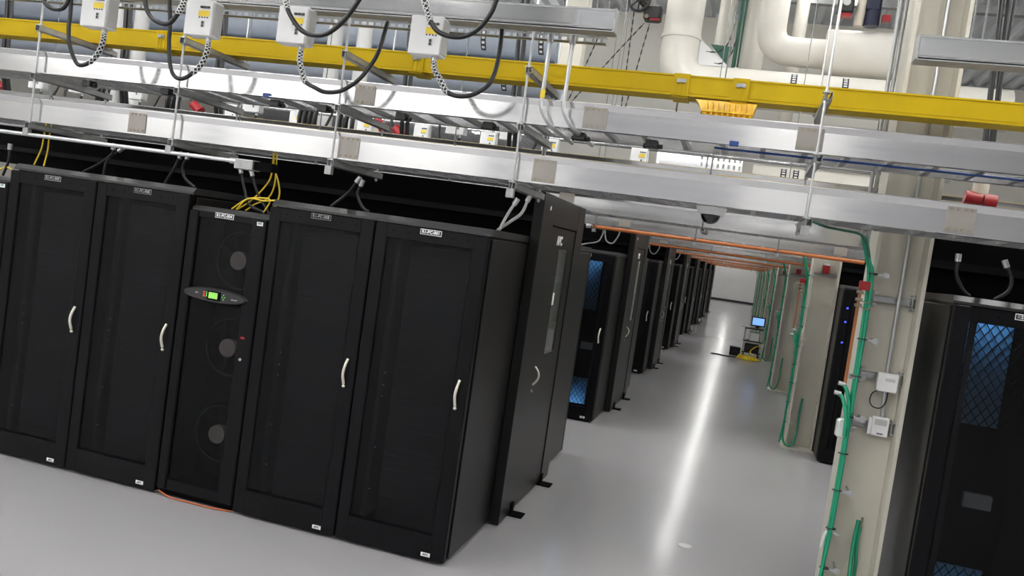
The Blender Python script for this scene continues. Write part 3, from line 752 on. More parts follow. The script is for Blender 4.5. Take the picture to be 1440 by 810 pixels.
for s, p in fib: whip('thin yellow fibre cable '+s, p, .0055, 'yellow', False, 'fibre_cable', 'yellow fibre cables on the rack tops', 'cable')
# floor cable by the cooling unit
for k in (1, 2, 3):
    y = YR+PP*k+.4
    whip('pale looped conduit pair on the end rack of the %s rack block' % ORD[k], [(-1.75, y, 2.33), (-1.80, y, 2.2), (-1.95, y, 2.15), (-2.1, y, ZT)], .009, 'boxgrey')
    whip('pale hanging conduit on the end rack of the %s rack block' % ORD[k], [(-1.74, y, 2.33), (-1.70, y, 2.22), (-1.62, y, 2.2), (-1.56, y, 2.3), (-1.55, y, 2.39)], .009, 'boxgrey')
t = thing('floor_cable', 'orange cable lying on the floor along the foot of the cooling unit', 'cable', (-3.3, YR-.02, 0))
MB().tube(curve([(-3.56, YR-.012, .03), (-3.45, YR-.03, .008), (-3.28, YR-.035, .008), (-3.12, YR-.03, .008), (-3.03, YR-.012, .008), (-2.99, YR-.005, .008)], 6), .006, 6).build('cord', 'orangecable', t)
t = thing('floor_outlet', 'round pale floor cover set in the corridor floor', 'floor cover', (-.11, 6.25, 0))
MB().cyl((-.11, 6.25, 0), (-.11, 6.25, .004), .055, 24).build('rim', 'boxgrey', t)
MB().cyl((-.11, 6.25, .004), (-.11, 6.25, .006), .042, 24).build('lid', 'white', t)

# ------------------------------------------------------------------ cream steel columns on the right
CX0, CX1, CY, CP = .745, 1.055, 5.655, 5.36
def column(k):
    y = CY+CP*k
    if k == 0: lab = 'nearest cream steel column with conduit and white sensor boxes'
    else: lab = 'cream steel column, %s from the camera, right of the corridor' % ORD[k]
    ct = CEIL-.01 if k == 0 else 3.25
    m = MB().box(CX0, CX0+.022, y-.17, y+.17, 0, ct).box(CX1-.022, CX1, y-.17, y+.17, 0, ct).box(CX0+.02, CX1-.02, y-.0, y+.016, 0, ct)
    t = thing('column', lab, 'column', ((CX0+CX1)/2, y, 0), 'cream columns')
    m.build('shaft', 'cream', t)
    MB().box(CX0-.04, CX1+.04, y-.21, y+.21, 0, .02).build('base_plate', 'cream', t)
    return y
for k in range(9):
    CX0, CX1 = (.745, 1.055) if k == 0 else (.795, 1.122)
    y = column(k); yf = y-.17
    xg = CX0-.002 if k == 0 else CX0-.035
    XC = .80 if k == 0 else CX0
    if k == 0: yf -= .035
    # green grounding cables
    t = thing('ground_cable', 'green ground cable bundle strapped to the %s cream column' % ORD[k], 'cable', (xg, yf, 0), 'green ground cables')
    top = 2.37
    main = [(xg-.09, yf-.02, top), (xg-.05, yf, top-.12), (xg-.012, yf+.02, top-.28), (xg, yf+.02, 1.5), (xg, yf+.02, .8), (xg-.005, yf+.02, .35), (xg+.005, yf, .12), (xg+.06, yf-.03, .04), (xg+.12, yf-.02, .06), (xg+.16, yf+.05, .2), (xg+.165, yf+.13, .45), (xg+.175, yf+.15, .62)]
    MB().tube(curve(main, 5), .0125, 8).build('thick_cable', 'green', t)
    MB().tube(curve([(xg-.07, yf-.01, top-.01), (xg-.03, yf+.0, top-.14), (xg+.006, yf-.002, 2.05), (xg+.008, yf-.002, 1.2), (xg+.006, yf-.002, .6), (xg-.03, yf-.02, .06)], 6), .0105, 8).build('thick_cable', 'green', t)
    if k < 5:
        MB().tube(curve([(xg-.06, yf, 1.46), (xg-.035, yf-.015, 1.42), (xg-.01, yf-.014, 1.33), (xg-.004, yf-.012, 1.2)], 6), .012, 8).build('branch_cable', 'green', t)
        MB().tube(curve([(xg-.075, yf, 1.40), (xg-.05, yf-.015, 1.37), (xg-.018, yf-.02, 1.27), (xg-.01, yf-.018, 1.15)], 6), .012, 8).build('branch_cable', 'green', t)
        MB().cyl((xg-.09, yf, 1.465), (xg-.05, yf, 1.46), .013, 8).build('lug', 'steel', t)
        MB().cyl((xg-.105, yf, 1.405), (xg-.065, yf, 1.40), .013, 8).build('lug', 'steel', t)
    for z in (2.15, 1.75, 1.52, 1.27, 1.04, .81, .57, .32) if k < 5 else ():
        tie = MB().torus((xg+.004, yf+.008, z), (0, .1, 1), .027, .004, 14, 5).build('cable_tie', 'textdark', t)
        if k < 3 and z in (2.15, 1.75, 1.27, .81, .32):
            MB().cyl((xg+.075, yf-.008, z), (xg+.075, yf+.01, z), .019, 12).box(xg+.025, xg+.095, yf-.006, yf+.004, z-.008, z+.008).box(xg+.068, xg+.08, yf+.004, yf+.16, z-.006, z+.006).build('strap_bracket', 'steel', t)
    # copper bar with red insulator
    if k < 2:
        t = thing('copper_bar', 'vertical copper ground bar beside the %s cream column' % ORD[k], 'copper bar', (XC-.11, yf+.0, 1.5), 'copper ground bars')
        MB().cbox(XC-.119, XC-.1, yf, yf+.008, 1.46, 2.06, .002).build('bar', 'copper', t)
        MB().cbox(XC-.12, XC-.055, yf-.01, yf+.03, 2.045, 2.10, .004).build('insulator', 'red', t)
        lg = MB()
        for z in (2.03, 1.985, 1.95): lg.cyl((XC-.13, yf-.005, z), (XC-.09, yf-.005, z), .01, 8)
        lg.tube(curve([(XC-.10, yf-.01, 1.985), (XC-.06, yf-.02, 1.97), (XC-.03, yf-.02, 1.99)], 4), .004, 5).tube(curve([(XC-.10, yf-.01, 1.95), (XC-.06, yf-.02, 1.93), (XC-.03, yf-.02, 1.96)], 4), .004, 5)
        lg.build('lugs', 'bolt', t)
        MB().box(XC-.092, XC-.0, yf+.008, yf+.022, 1.50, 1.53).build('standoff', 'galv', t)
    # orange pipe crossing the corridor at each farther block
    if 0 < k < NPOD:
        yo = YT-.04+PP*k
        t = thing('orange_pipe', 'orange pipe crossing the corridor under the trays of the %s rack block' % ORD[k], 'pipe', (-.3, yo, 2.36), 'orange pipes over the corridor')
        MB().cyl((-1.86, yo, 2.362), (1.26, yo, 2.362), .022, 12).build('pipe', 'orangepipe', t)
        MB().cyl((-1.90, yo, 2.362), (-1.84, yo, 2.362), .028, 10).build('fitting', 'steel', t)
        for hx in (-1.80, -.60, .33):
            h = thing('trapeze_hanger', 'strut hanger %s corridor at the %s rack block' % ({-1.80: 'left of', -.60: 'over the left of', .33: 'over the right of'}[hx], ORD[k]), 'hanger', (hx, yo, 2.3), 'hangers over the corridor')
            strut_channel(hx, yo-.05, yo+.52, ZL0-.002).build('strut', 'galv', h)
            MB().cyl((hx, yo-.02, 2.30), (hx, yo-.02, CEIL), .005, 8).build('threaded_rod', 'rod', h)
            MB().box(hx-.02, hx+.02, yo-.035, yo+.03, 2.30, 2.338).build('pipe_clamp', 'galv', h)
    if 0 < k < 4:
        t = thing('red_box', 'red device box high on the %s cream column' % ORD[k], 'box', (CX0+.17, y-.02, 2.2), 'red boxes on columns')
        MB().cbox(CX0+.13, CX0+.21, y-.06, y-.0, 2.20, 2.30, .005).build('housing', 'red', t)
        MB().box(CX0+.02, CX1-.02, y-.03, y-.0, 2.17, 2.20).build('bracket', 'galv', t)
        MB().box(CX0+.135, CX0+.205, y-.055, y-.004, 2.30, 2.325).build('cap', 'white', t)
# equipment on the near column
CX0, CX1 = .745, 1.055
yf = CY-.17; yw = CY
t = thing('column_conduit', 'silver conduit running down the web of the nearest cream column', 'conduit', (.95, yw-.04, 1.2), 'conduits on the near column')
MB().tube([(.93, yw-.05, CEIL-.02), (.94, yw-.05, 1.52)], .014, 10).build('pipe', 'steel', t)
MB().tube([(.945, yw-.05, 1.46), (.955, yw-.05, 1.25)], .014, 10).build('pipe', 'steel', t)
for x, lab in ((CX0-.06, 'left silver conduit running up beside the nearest cream column'), (CX0-.03, 'right silver conduit running up beside the nearest cream column')):
    t = thing('column_conduit', lab, 'conduit', (x, CY+.05, 2.3), 'conduits on the near column')
    MB().cyl((x, CY+.06, 2.32), (x, CY+.06, CEIL-.02), .0125, 10).build('pipe', 'galv', t)
    MB().box(x-.02, x+.02, CY+.045, CY+.08, 2.9, 2.93).build('pipe_strap', 'galv', t)
for i, (z, lab) in enumerate(((2.005, 'upper strut bracket across the nearest cream column'), (1.525, 'strut bracket behind the larger white sensor box'), (1.22, 'strut bracket behind the white box with grey display'))):
    t = thing('strut_bracket', lab, 'bracket', (.965, yw-.03, z), 'strut brackets on the near column')
    m = MB().box(CX0+.045, CX1-.045, yw-.035, yw-.032, z-.02, z-.012).box(CX0+.045, CX1-.045, yw-.035, yw-.032, z+.012, z+.02).box(CX0+.045, CX1-.045, yw-.004, yw-.0005, z-.02, z+.02)
    m.box(CX0+.045, CX1-.045, yw-.035, yw-.001, z+.017, z+.02).box(CX0+.045, CX1-.045, yw-.035, yw-.001, z-.02, z-.017)
    m.build('strut', 'steel', t)
    for xx in (CX0+.04, CX1-.046):
        MB().box(xx, xx+.006, yw-.07, yw-.0005, z-.05, z+.05).build('end_plate', 'galv', t)
        for q in (-.035, .035): MB().cyl((xx-.012, yw-.045, z+q), (xx+.03, yw-.045, z+q), .006, 6).build('bolt', 'steel', t)
t = thing('sensor_box', 'larger white sensor box on the nearest cream column with a black cable loop', 'box', (.945, yw-.06, 1.45))
MB().cbox(.885, 1.005, yw-.10, yw-.036, 1.445, 1.56, .006).build('housing', 'white', t)
MB().box(.93, .985, yw-.102, yw-.10, 1.51, 1.53).build('label_strip', 'boxgrey', t)
MB().tube(curve([(.90, yw-.07, 1.447), (.87, yw-.075, 1.42), (.865, yw-.075, 1.37), (.89, yw-.075, 1.34), (.93, yw-.075, 1.34), (.955, yw-.075, 1.38), (.96, yw-.07, 1.447)], 6), .004, 6).build('cable_loop', 'rubber', t)
t = thing('sensor_box', 'smaller white sensor box with a grey display on the nearest cream column', 'box', (.945, yw-.06, 1.16))
MB().cbox(.895, .995, yw-.09, yw-.036, 1.165, 1.285, .006).build('housing', 'white', t)
MB().box(.91, .98, yw-.092, yw-.09, 1.235, 1.272).build('display', 'boxgrey', t)
MB().box(.878, .895, yw-.075, yw-.04, 1.17, 1.27).build('hinge_side', 'white', t)
MB().box(.93, .965, yw-.092, yw-.09, 1.18, 1.187).build('nameplate', 'textdark', t)
t = thing('clear_box', 'translucent white box on the left edge of the nearest cream column', 'box', (.70, yf, 1.12))
MB().cbox(.685, .75, yf-.02, yf+.05, 1.13, 1.245, .012).build('housing', 'clear', t)
MB().box(.75, .80, yf+.01, yf+.02, 1.17, 1.2).build('bracket', 'galv', t)
t = thing('hook_handle', 'pale hook-shaped handle low on the nearest cream column', 'hook', (.74, yf, .45))
MB().tube(curve([(.80, yf, .53), (.75, yf-.01, .545), (.725, yf-.012, .53), (.715, yf-.012, .48), (.712, yf-.012, .44)], 6), .011, 8).build('hook', 'clear', t)
t = thing('cable_stub', 'short green cable stub rising against the nearest cream column', 'cable', (.93, yw-.05, 0))
MB().tube(curve([(.945, yw-.03, .002), (.945, yw-.05, .3), (.93, yw-.05, .48), (.935, yw-.05, .58)], 6), .011, 8).build('sleeve', 'green', t)
MB().cyl((.935, yw-.05, .58), (.94, yw-.05, .64), .008, 8).build('bare_end', 'bolt', t)
t = thing('ground_cable', 'green ground cable running from under the front tray to the nearest column', 'cable', (.4, 5.3, 2.39), 'green ground cables')
MB().tube(curve([(.33, 5.22, 2.405), (.42, 5.28, 2.385), (.52, 5.3, 2.378), (.62, 5.33, 2.37), (.66, 5.35, 2.33), (.70, 5.36, 2.24)], 6), .008, 8).build('cord', 'darkgreen', t)

# ------------------------------------------------------------------ cart in the corridor
cx, cy = .47, 22.0
t = thing('service_cart', 'grey service cart with shelves beside a column far down the corridor', 'cart', (cx, cy, 0))
for dx in (-.2, .2):
    for dy in (-.25, .25): MB().box(cx+dx-.02, cx+dx+.02, cy+dy-.02, cy+dy+.02, .09, .76).build('post', 'boxgrey', t)
for z in (.14, .42, .74): MB().cbox(cx-.23, cx+.23, cy-.28, cy+.28, z, z+.03, .006).build('shelf', 'bezel', t)
for dx in (-.18, .18):
    for dy in (-.23, .23): MB().cyl((cx+dx-.015, cy+dy, .045), (cx+dx+.015, cy+dy, .045), .045, 12).box(cx+dx-.02, cx+dx+.02, cy+dy-.01, cy+dy+.01, .045, .14).build('caster', 'rubber', t)
t = thing('monitor', 'small monitor with a lit blue screen on the service cart', 'monitor', (cx+.08, cy, .77))
MB().cbox(cx-.1, cx+.24, cy-.06, cy-.02, .82, 1.06, .008).build('case', 'bezel', t)
MB().box(cx-.07, cx+.21, cy-.064, cy-.06, .85, 1.03).build('screen', 'screen', t)
MB().box(cx+.02, cx+.12, cy-.05, cy+.05, .771, .82).build('stand', 'bezel', t)
t = thing('keyboard', 'pale keyboard lying on the service cart beside the monitor', 'keyboard', (cx-.15, cy-.1, .77))
MB().cbox(cx-.33, cx-.1, cy-.26, cy-.1, .771, .80, .005).build('case', 'white', t)
MB().box(cx-.32, cx-.11, cy-.25, cy-.11, .80, .805).build('keys', 'boxgrey', t)
t = thing('paper_box', 'pale carton on the middle shelf of the service cart', 'box', (cx+.02, cy-.1, .45))
MB().cbox(cx-.08, cx+.14, cy-.22, cy+.1, .451, .66, .006).build('carton', 'white', t); MB().box(cx-.081, cx+.141, cy-.2, cy-.16, .5, .52).build('tape', 'beige', t)
t = thing('power_supply', 'black equipment case on the lower shelf of the service cart', 'case', (cx, cy, .17))
MB().cbox(cx-.17, cx+.17, cy-.24, cy+.2, .171, .36, .01).build('case', 'rubber', t); MB().box(cx-.12, cx+.12, cy-.245, cy-.24, .22, .25).build('grille', 'bezel', t)
t = thing('equipment_case', 'black box standing on the floor left of the service cart', 'case', (cx-.4, cy+.1, 0))
MB().cbox(cx-.52, cx-.25, cy, cy+.3, 0, .22, .01).build('case', 'rubber', t); MB().box(cx-.45, cx-.33, cy-.004, cy, .09, .12).build('latch', 'bezel', t)
t = thing('hose_coil', 'coil of yellow cable on the floor before the service cart', 'cable', (cx-.05, cy-.5, 0))
m = MB()
for i in range(5): m.torus((cx-.05+.015*(i % 2), cy-.55, .02+.022*(i//2)), (.03*i, 0, 1), .26-.035*(i % 3), .016, 28, 6)
m.build('coil', 'yellow', t)
MB().tube(curve([(cx+.1, cy-.45, .06), (cx-.02, cy-.3, .18), (cx+.1, cy-.3, .32), (cx+.2, cy-.29, .35)], 6), .015, 6).build('loose_end', 'yellow', t)
tag(MB().tube(curve([(cx-.35, cy-.55, .012), (cx-.6, cy-.6, .012), (cx-.75, cy-.5, .012), (cx-.95, cy-.55, .012)], 6), .016, 6).build('power_lead', 'rubber'), 'black lead lying on the corridor floor near the cart', 'cable')

# ------------------------------------------------------------------ far overhead: second busway, connectors, straps
busway('silver busway of the row behind, seen between the front trays', -9, 2.4, 8.15, 3.26, (), group='busways')
GB2 = 'tap boxes on the busway behind'
for i, x in enumerate((-8.32, -7.73, -6.92, -5.4, -4.74, -3.02, -2.44)):
    place(tb, tb_used, (x, 8.2, 3.26), 'white tap box behind the front trays, %s from the left' % ORD[i].replace('nearest', 'first'), GB2)
for i, x in enumerate((-8.32, -7.73, -6.92, -5.4, -4.74, -3.02, -2.44)):
    sg = -1 if i % 2 else 1
    power_cable('black cable loop under the %s tap box from the left behind the front trays' % ORD[i].replace('nearest', 'first'), [(x+.05, 8.11, 3.01), (x+.05+sg*.02, 8.10, 2.95), (x+.05+sg*.1, 8.08, 2.91), (x+.05+sg*.2, 8.08, 2.96), (x+.05+sg*.24, 8.12, 3.1), (x+.05+sg*.25, 8.2, 3.26)], None, group='cable loops behind the front trays')
for i, (x, z) in enumerate(((-8.85, 3.0), (-6.09, 3.0), (-3.86, 3.04), (-3.64, 2.98))):
    t = thing('red_connector', 'red round power connector hanging behind the front trays, %s from the left' % ORD[i].replace('nearest', 'first'), 'connector', (x, 8.1, z), 'red power connectors')
    MB().cyl((x-.03, 8.05, z+.05), (x+.06, 8.05, z-.02), .05, 14).cyl((x+.06, 8.05, z-.02), (x+.075, 8.05, z-.03), .062, 14).build('sleeve', 'red', t)
    MB().cyl((x-.0, 8.08, z-.03), (x-.0, 8.08, z-.16), .05, 12, .035).build('body', 'beige', t)
    MB().tube(curve([(x-.03, 8.05, z+.05), (x-.08, 8.06, z+.12), (x-.08, 8.1, z+.22), (x-.06, 8.14, z+.3)], 5), .014, 8).build('cord', 'rubber', t)
t = thing('red_connector', 'pair of red power connectors above the front lower tray at the right', 'connector', (1.42, 6.2, 2.75), 'red power connectors')
MB().cyl((1.33, 6.2, 2.76), (1.43, 6.2, 2.75), .045, 14).cyl((1.44, 6.2, 2.745), (1.52, 6.2, 2.74), .05, 14).build('sleeve', 'red', t)
MB().cyl((1.42, 6.22, 2.78), (1.43, 6.22, 3.0), .05, 12).build('body', 'beige', t)
MB().cyl((1.43, 6.22, 3.0), (1.43, 6.22, CEIL), .012, 8).build('drop_cord', 'rubber', t)
for i, (x, z, w) in enumerate(((-7.25, 2.9, .09), (-6.3, 2.9, .10), (-4.62, 2.9, .12), (-4.16, 2.9, .11), (-2.0, 2.9, .03))):
    t = thing('cable_drop', 'bundle of black cables dropping behind the front trays, %s from the left' % ORD[i].replace('nearest', 'first'), 'cable', (x, 8.0, z), 'black cable bundles behind the trays')
    q = max(1, int(w/.03)); m = MB()
    for j in range(q):
        for jj in range(2): m.tube(curve([(x-w+j*2*w/q, 7.98+.03*jj, z-.05), (x-w+j*2*w/q, 7.98+.03*jj, z+.2), (x-w+.01+j*2*w/q, 8.17, z+.37)], 4), .017, 7)
    m.build('cables', 'rubber', t)
for i, x in enumerate((-8.2, -6.62, -5.45, -3.36, -2.27, 1.70)):
    t = thing('cable_drop', 'thick pair of black cables hanging behind the yellow duct, %s from the left' % ORD[i].replace('nearest', 'first'), 'cable', (x, 7.5, 2.9), 'black cable drops behind the yellow duct')
    for dx in (-.028, .028):
        MB().tube(curve([(x+dx-.04, 7.55, CEIL), (x+dx-.04, 7.55, 5.0), (x+dx-.03, 7.5, 4.3), (x+dx, 7.5, 3.7), (x+dx+.02, 7.5, 3.2), (x+dx+.02, 7.6, 2.77)], 6), .022, 8).build('cord', 'rubber', t)
for i, x in enumerate((-7.4, -5.05, -4.15, -2.75, -1.9, -.4)):
    t = thing('hanger_rod', 'thin hanger rod behind the yellow duct, %s from the left' % ORD[i].replace('nearest', 'first'), 'hanger', (x, 7.38, 2.7), 'rods behind the yellow duct')
    MB().cyl((x, 7.38, 2.37), (x, 7.38, CEIL), .006, 6).build('threaded_rod', 'rod', t)
    strut_channel(x+.01, 7.34, 7.9, ZU0-.004).build('strut', 'galv', t); strut_channel(x+.01, 7.34, 7.9, ZL0-.004).build('strut', 'galv', t)
busway('silver busway of the second rack block, far behind the front trays', -8, 2.0, 10.1, 3.36, (), group='busways')
GB3 = 'tap boxes on the far busway'
for i, x in enumerate((-7.0, -6.0, -5.0, -4.2, -3.3, -2.5, -1.4)):
    place(tb, tb_used, (x, 10.15, 3.36), 'white tap box on the far busway, %s from the left' % ORD[i].replace('nearest', 'first'), GB3)

# slotted luminaire hanging over the corridor
t = thing('slotted_light', 'bright white light fixture with slotted reflector hanging over the corridor', 'light', (-.8, 12, 3.4))
def refl(y0, z0, y1, z1):
    m = MB(); xs = [-1.4+i*.06 for i in range(20)]
    def q(xa, xb, u0, u1):
        a = (y0+(y1-y0)*u0, z0+(z1-z0)*u0); b = (y0+(y1-y0)*u1, z0+(z1-z0)*u1)
        m.add([(xa, a[0], a[1]), (xb, a[0], a[1]), (xb, b[0], b[1]), (xa, b[0], b[1]), (xa, a[0]+.004, a[1]+.004), (xb, a[0]+.004, a[1]+.004), (xb, b[0]+.004, b[1]+.004), (xa, b[0]+.004, b[1]+.004)],
              [(0, 1, 2, 3), (7, 6, 5, 4), (0, 4, 5, 1), (1, 5, 6, 2), (2, 6, 7, 3), (3, 7, 4, 0)])
    for u0, u1 in ((0, .18), (.36, .46), (.64, .74), (.92, 1)): q(-1.4, -.26, u0, u1)
    for u0, u1 in ((.18, .36), (.46, .64), (.74, .92)):
        q(-1.4, -.86, u0, u1)
        x = -.86
        while x < -.3: q(x, x+.045, u0, u1); x += .075
    return m
refl(12.3, 3.34, 12.02, 3.64).build('reflector', 'white', t)
MB().box(-1.42, -1.4, 11.95, 12.3, 3.34, 3.66).box(-.26, -.24, 11.95, 12.3, 3.34, 3.66).build('end_plate', 'white', t)
MB().box(-1.4, -.26, 11.90, 12.04, 3.64, 3.70).build('housing', 'white', t)
for yy in (11.92, 11.98): MB().cyl((-1.38, yy, 3.62), (-.28, yy, 3.62), .018, 10).build('fluorescent_tube', 'tubecool', t)
MB().cyl((-1.15, 12.0, 3.70), (-1.25, 12.0, 4.2), .012, 6).cyl((-1.15, 12.0, 3.70), (-.9, 12.0, 4.0), .012, 6).cyl((-.9, 12.0, 4.0), (-.9, 12.0, 4.325), .012, 6).cyl((-1.25, 12.0, 4.2), (-1.25, 12.0, 4.325), .012, 6).build('hanger_bracket', 'textdark', t)

# ------------------------------------------------------------------ big insulated pipes
def pipe_run(label, pts, r, material, name='insulated_pipe', group='insulated pipes', bands=(), n=20, loc=None, hang=()):
    t = thing(name, label, 'pipe', loc or pts[0], group)
    MB().tube(pts, r, n).build('jacket', material, t)
    for (p, q, rr) in bands: MB().cyl(p, q, rr, n).build('joint_band', material, t)
    for x in hang:
        y, z = pts[-1][1], pts[-1][2]
        MB().torus((x, y, z), (1, 0, 0), r+.006, .008, 24, 5).cyl((x, y, z+r), (x, y, CEIL-.005), .008, 6).build('pipe_hanger', 'galv', t)
    return t
def bend(p, c, q, n=8, r=.4):
    p, c, q = Vector(p), Vector(c), Vector(q); a = (p-c).normalized(); b = (q-c).normalized()
    return [p]+[(c+a*r)*(1-t)**2+c*2*t*(1-t)+(c+b*r)*t*t for t in [i/n for i in range(n+1)]]+[q]
def wrap_label(t, x, y, z, r, axis, a0, a1):
    # black flow band stickers with pale dashes, bent round the pipe
    m = MB(); d = MB(); N = 12
    for i in range(N):
        b0 = a0+(a1-a0)*i/N; b1 = a0+(a1-a0)*(i+1)/N
        P = lambda xx, b, rr: (xx, y-rr*math.cos(b), z+rr*math.sin(b))
        m.add([P(x-.04, b0, r), P(x+.04, b0, r), P(x+.04, b1, r), P(x-.04, b1, r)], [(0, 1, 2, 3)])
        if i % 2: d.add([P(x-.022, b0, r+.003), P(x+.022, b0, r+.003), P(x+.022, b1, r+.003), P(x-.022, b1, r+.003)], [(0, 1, 2, 3)])
    s = m.build('flow_label', 'textdark', t); d.build('label_print', 'text', s)
PY = 12.3
t = pipe_run('upper long blue-grey insulated pipe behind the yellow duct', [(-22, PY, 5.07), (-3.1, PY, 5.07)], .29, 'bluepipe', bands=[((x, PY, 5.07), (x+.06, PY, 5.07), .295) for x in (-16, -12, -8, -5)])
for x in (-4.25, -3.35): wrap_label(t, x, PY, 5.07, .292, 'x', -.9, .6)
t = pipe_run('lower long blue-grey insulated pipe behind the yellow duct', [(-22, PY, 4.50), (-3.05, PY, 4.50)], .27, 'bluepipe', bands=[((x, PY, 4.50), (x+.06, PY, 4.50), .275) for x in (-15, -10, -6)])
for x in (-3.85, -3.2): wrap_label(t, x, PY, 4.50, .272, 'x', -1.0, .6)
t = pipe_run('white vertical pipe bending into a horizontal run above the corridor', bend((-1.33, 12, CEIL-.02), (-1.33, 12, 4.58), (2.9, 12, 4.58), r=.42), .265, 'whitepipe',
             bands=[((-1.33, 12, 5.18), (-1.33, 12, 5.24), .28), ((-.55, 12, 4.58), (-.5, 12, 4.58), .275)])
for x in (.25, .9): wrap_label(t, x, 12, 4.58, .268, 'x', .1, .9)
t = pipe_run('white pipe bending down into the large drum', bend((-.14, 12.3, CEIL-.02), (-.14, 12.3, 5.2), (.62, 12.3, 5.2), r=.34), .2, 'whitepipe')
t = thing('insulated_drum', 'large white insulated drum beside the nearest column top', 'drum', (1.0, 12.3, 4.9))
MB().cyl((.6, 12.3, 5.22), (1.44, 12.3, 5.22), .32, 28).build('jacket', 'whitepipe', t)
MB().cyl((1.44, 12.3, 5.22), (1.52, 12.3, 5.22), .32, 28, .26).build('end_cone', 'whitepipe', t)
t = pipe_run('white pipe between the yellow duct and the front upper tray over the corridor', [(-2.9, 12.5, 4.08), (2.8, 12.5, 4.08)], .2, 'whitepipe', hang=(-2.2, 1.7))
for x in (1.25, 1.9): wrap_label(t, x, 12.5, 4.08, .202, 'x', -.8, .8)
t = pipe_run('white pipe seen between the two front trays over the corridor', [(-.1, 12.80, 3.5), (1.6, 12.80, 3.5)], .17, 'whitepipe', hang=(1.5,))
for x in (.33, .50): wrap_label(t, x, 12.80, 3.5, .172, 'x', -.5, .9)
for i, (x, r, lab) in enumerate(((-.85, .12, 'white riser pipe left of the dark green riser'), (-.38, .17, 'white riser pipe right of the dark green riser'), (.25, .1, 'slim white riser pipe above the horizontal bend'))):
    pipe_run(lab, [(x, 13.4, CEIL-.02), (x, 13.4, 4.2)], r, 'whitepipe', group='riser pipes')
t = thing('riser', 'dark green slim riser between the white riser pipes', 'pipe', (-.62, 13.1, 4.2), 'riser pipes')
MB().cyl((-.62, 13.1, 4.3), (-.62, 13.1, CEIL-.02), .03, 8).cyl((-.56, 13.1, 4.3), (-.56, 13.1, CEIL-.02), .015, 8).build('pipe', 'darkgreen', t)
t = pipe_run('horizontal white pipe at the right edge behind the busway', [(2.95, 11.4, 4.9), (8, 11.4, 4.9)], .16, 'whitepipe', hang=(4, 7))
# gusset by the vertical pipe
t = thing('pipe_gusset', 'white triangular gusset plate inside the pipe bend', 'plate', (-.9, 12, 4.85))
MB().prism([(-1.06, 4.85), (-.62, 4.85), (-1.06, 5.2)], 'y', 11.98, 12.02).build('plate', 'white', t)
MB().prism([(-.93, 5.18), (-.66, 4.9), (-.63, 5.16)], 'y', 12.10, 12.12).build('green_mesh', 'darkgreen', t)
# chains
def chain(label, pts, pitch=.055):
    path = curve(pts, 14); t = thing('chain', label, 'chain', pts[0], 'hoist chains'); m = MB(); acc = 0; k = 0
    for i in range(len(path)-1):
        a, b = path[i], path[i+1]; L = (b-a).length; s = 0
        while acc+L-s >= pitch:
            s += pitch-acc; acc = 0; p = a+(b-a)*(s/L); d = (b-a).normalized()
            w = .011 if k % 2 else .005
            m.cyl(p-d*.03, p+d*.03, w, 5); k += 1
        acc += L-s
    m.build('links', 'textdark', t)
chain('dark chain hanging straight from the hand wheel', [(-2.05, 12, 5.6), (-2.04, 12, 4.9), (-2.03, 12, 4.0)])
chain('dark chain slanting left below the hand wheel', [(-1.86, 12, 5.4), (-2.2, 12, 4.95), (-2.75, 12, 4.2)])
chain('dark chain slanting beside the white vertical pipe', [(-1.80, 12, 5.4), (-1.87, 12, 4.9), (-1.98, 12, 4.1)])
chain('dark chain left of the hand wheel over the busway end', [(-2.40, 12, CEIL), (-2.42, 12, 5.6), (-2.55, 12, 5.0), (-2.85, 12, 4.1)])
chain('chain looping right of the pipe bend, upper loop', [(-.98, 11.9, 5.02), (-.8, 11.9, 5.03), (-.68, 11.9, 5.15), (-.63, 11.9, 5.4)])
chain('chain looping right of the pipe bend, lower loop', [(-.85, 11.9, 4.87), (-.72, 11.9, 4.88), (-.62, 11.9, 5.0), (-.58, 11.9, 5.2)])
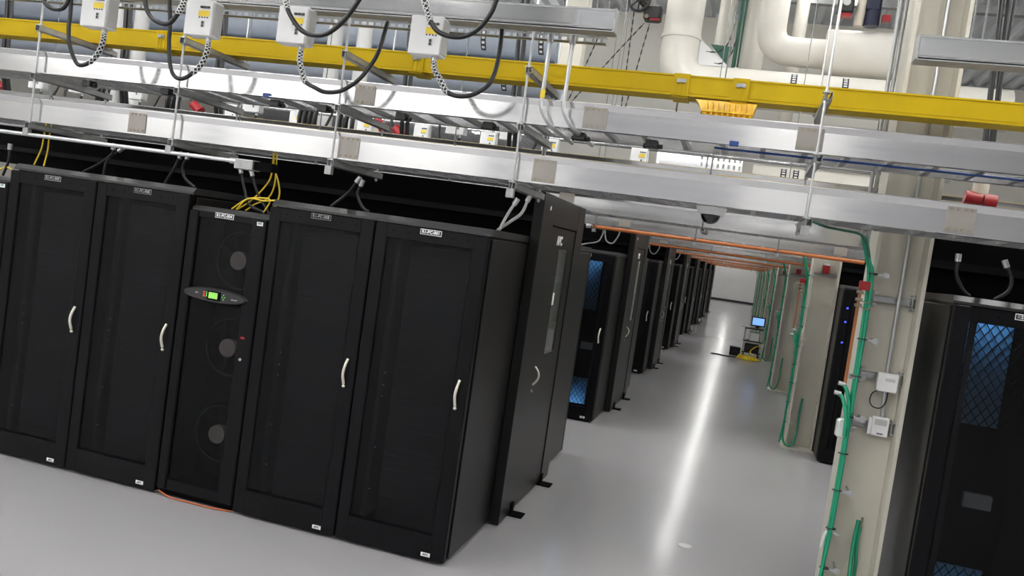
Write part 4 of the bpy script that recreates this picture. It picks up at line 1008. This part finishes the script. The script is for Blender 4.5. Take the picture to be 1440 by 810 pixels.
# valve with hand wheel
t = thing('hand_wheel_valve', 'black hand wheel valve left of the white vertical pipe', 'valve', (-1.9, 12, 5.5))
MB().torus((-1.98, 11.9, 5.68), (.25, 1, .1), .16, .022, 24, 6).build('wheel_rim', 'textdark', t)
for q in range(4):
    a = q*PI/4; MB().cyl((-1.98-.16*math.cos(a), 11.9, 5.68-.16*math.sin(a)), (-1.98+.16*math.cos(a), 11.9, 5.68+.16*math.sin(a)), .014, 6).build('wheel_spoke', 'textdark', t)
MB().cbox(-1.90, -1.66, 11.92, 12.15, 5.42, 5.62, .02).cyl((-1.98, 11.9, 5.68), (-1.85, 12.05, 5.6), .05, 10).build('valve_body', 'textdark', t)
MB().box(-1.80, -1.66, 11.91, 11.92, 5.40, 5.43).build('red_tag', 'red', t); MB().cyl((-1.85, 11.91, 5.45), (-1.85, 11.9, 5.45), .03, 10).build('brass_cap', 'bolt', t)
t = thing('valve_actuator', 'square black valve actuator with round dial above the drum', 'valve', (.76, 12, 5.6))
MB().cbox(.66, .87, 11.95, 12.15, 5.68, 5.92, .03).build('case', 'textdark', t); MB().cyl((.765, 11.95, 5.82), (.765, 11.93, 5.82), .05, 16).build('dial', 'boxgrey', t); MB().box(.68, .85, 11.96, 12.1, 5.645, 5.68).build('base', 'red', t)
t = thing('pump_motor', 'dark blue pump motor above the right end of the drum', 'motor', (1.1, 12.2, 5.5))
MB().cyl((1.12, 12.1, 5.56), (1.12, 12.1, 6.0), .1, 14).cbox(1.02, 1.2, 12.0, 12.2, 5.75, 5.95, .02).build('case', 'pump', t); MB().cyl((.96, 12.1, 5.55), (.98, 12.1, 6.0), .06, 12, .075).build('filter', 'beige', t)
MB().box(1.24, 1.34, 12.0, 12.1, 5.62, 5.7).build('red_tag', 'red', t)
t = thing('beam_stub', 'short beige column piece behind the front busway end', 'column', (-2.66, 11, 4.0), 'far cream columns')
MB().cbox(-2.80, -2.50, 11.0, 11.25, 4.45, CEIL-.13, .01).build('shaft', 'cream', t); MB().box(-2.84, -2.46, 10.98, 11.27, 4.43, 4.45).build('end_plate', 'cream', t)
for x, lab in ((-9.85, 'far white column at the left, behind the leftmost tap box'), (-9.45, 'second far white column at the left'), (-6.12, 'far white column behind the third tap box, left of the pair'), (-5.66, 'far white column behind the third tap box, right of the pair')):
    t = thing('column', lab, 'column', (x, 11, 0), 'far cream columns')
    MB().cyl((x, 11, 0), (x, 11, CEIL-.02), .11, 14).build('shaft', 'boxgrey', t); MB().cyl((x, 11, 0), (x, 11, .03), .2, 14).build('base_plate', 'boxgrey', t)
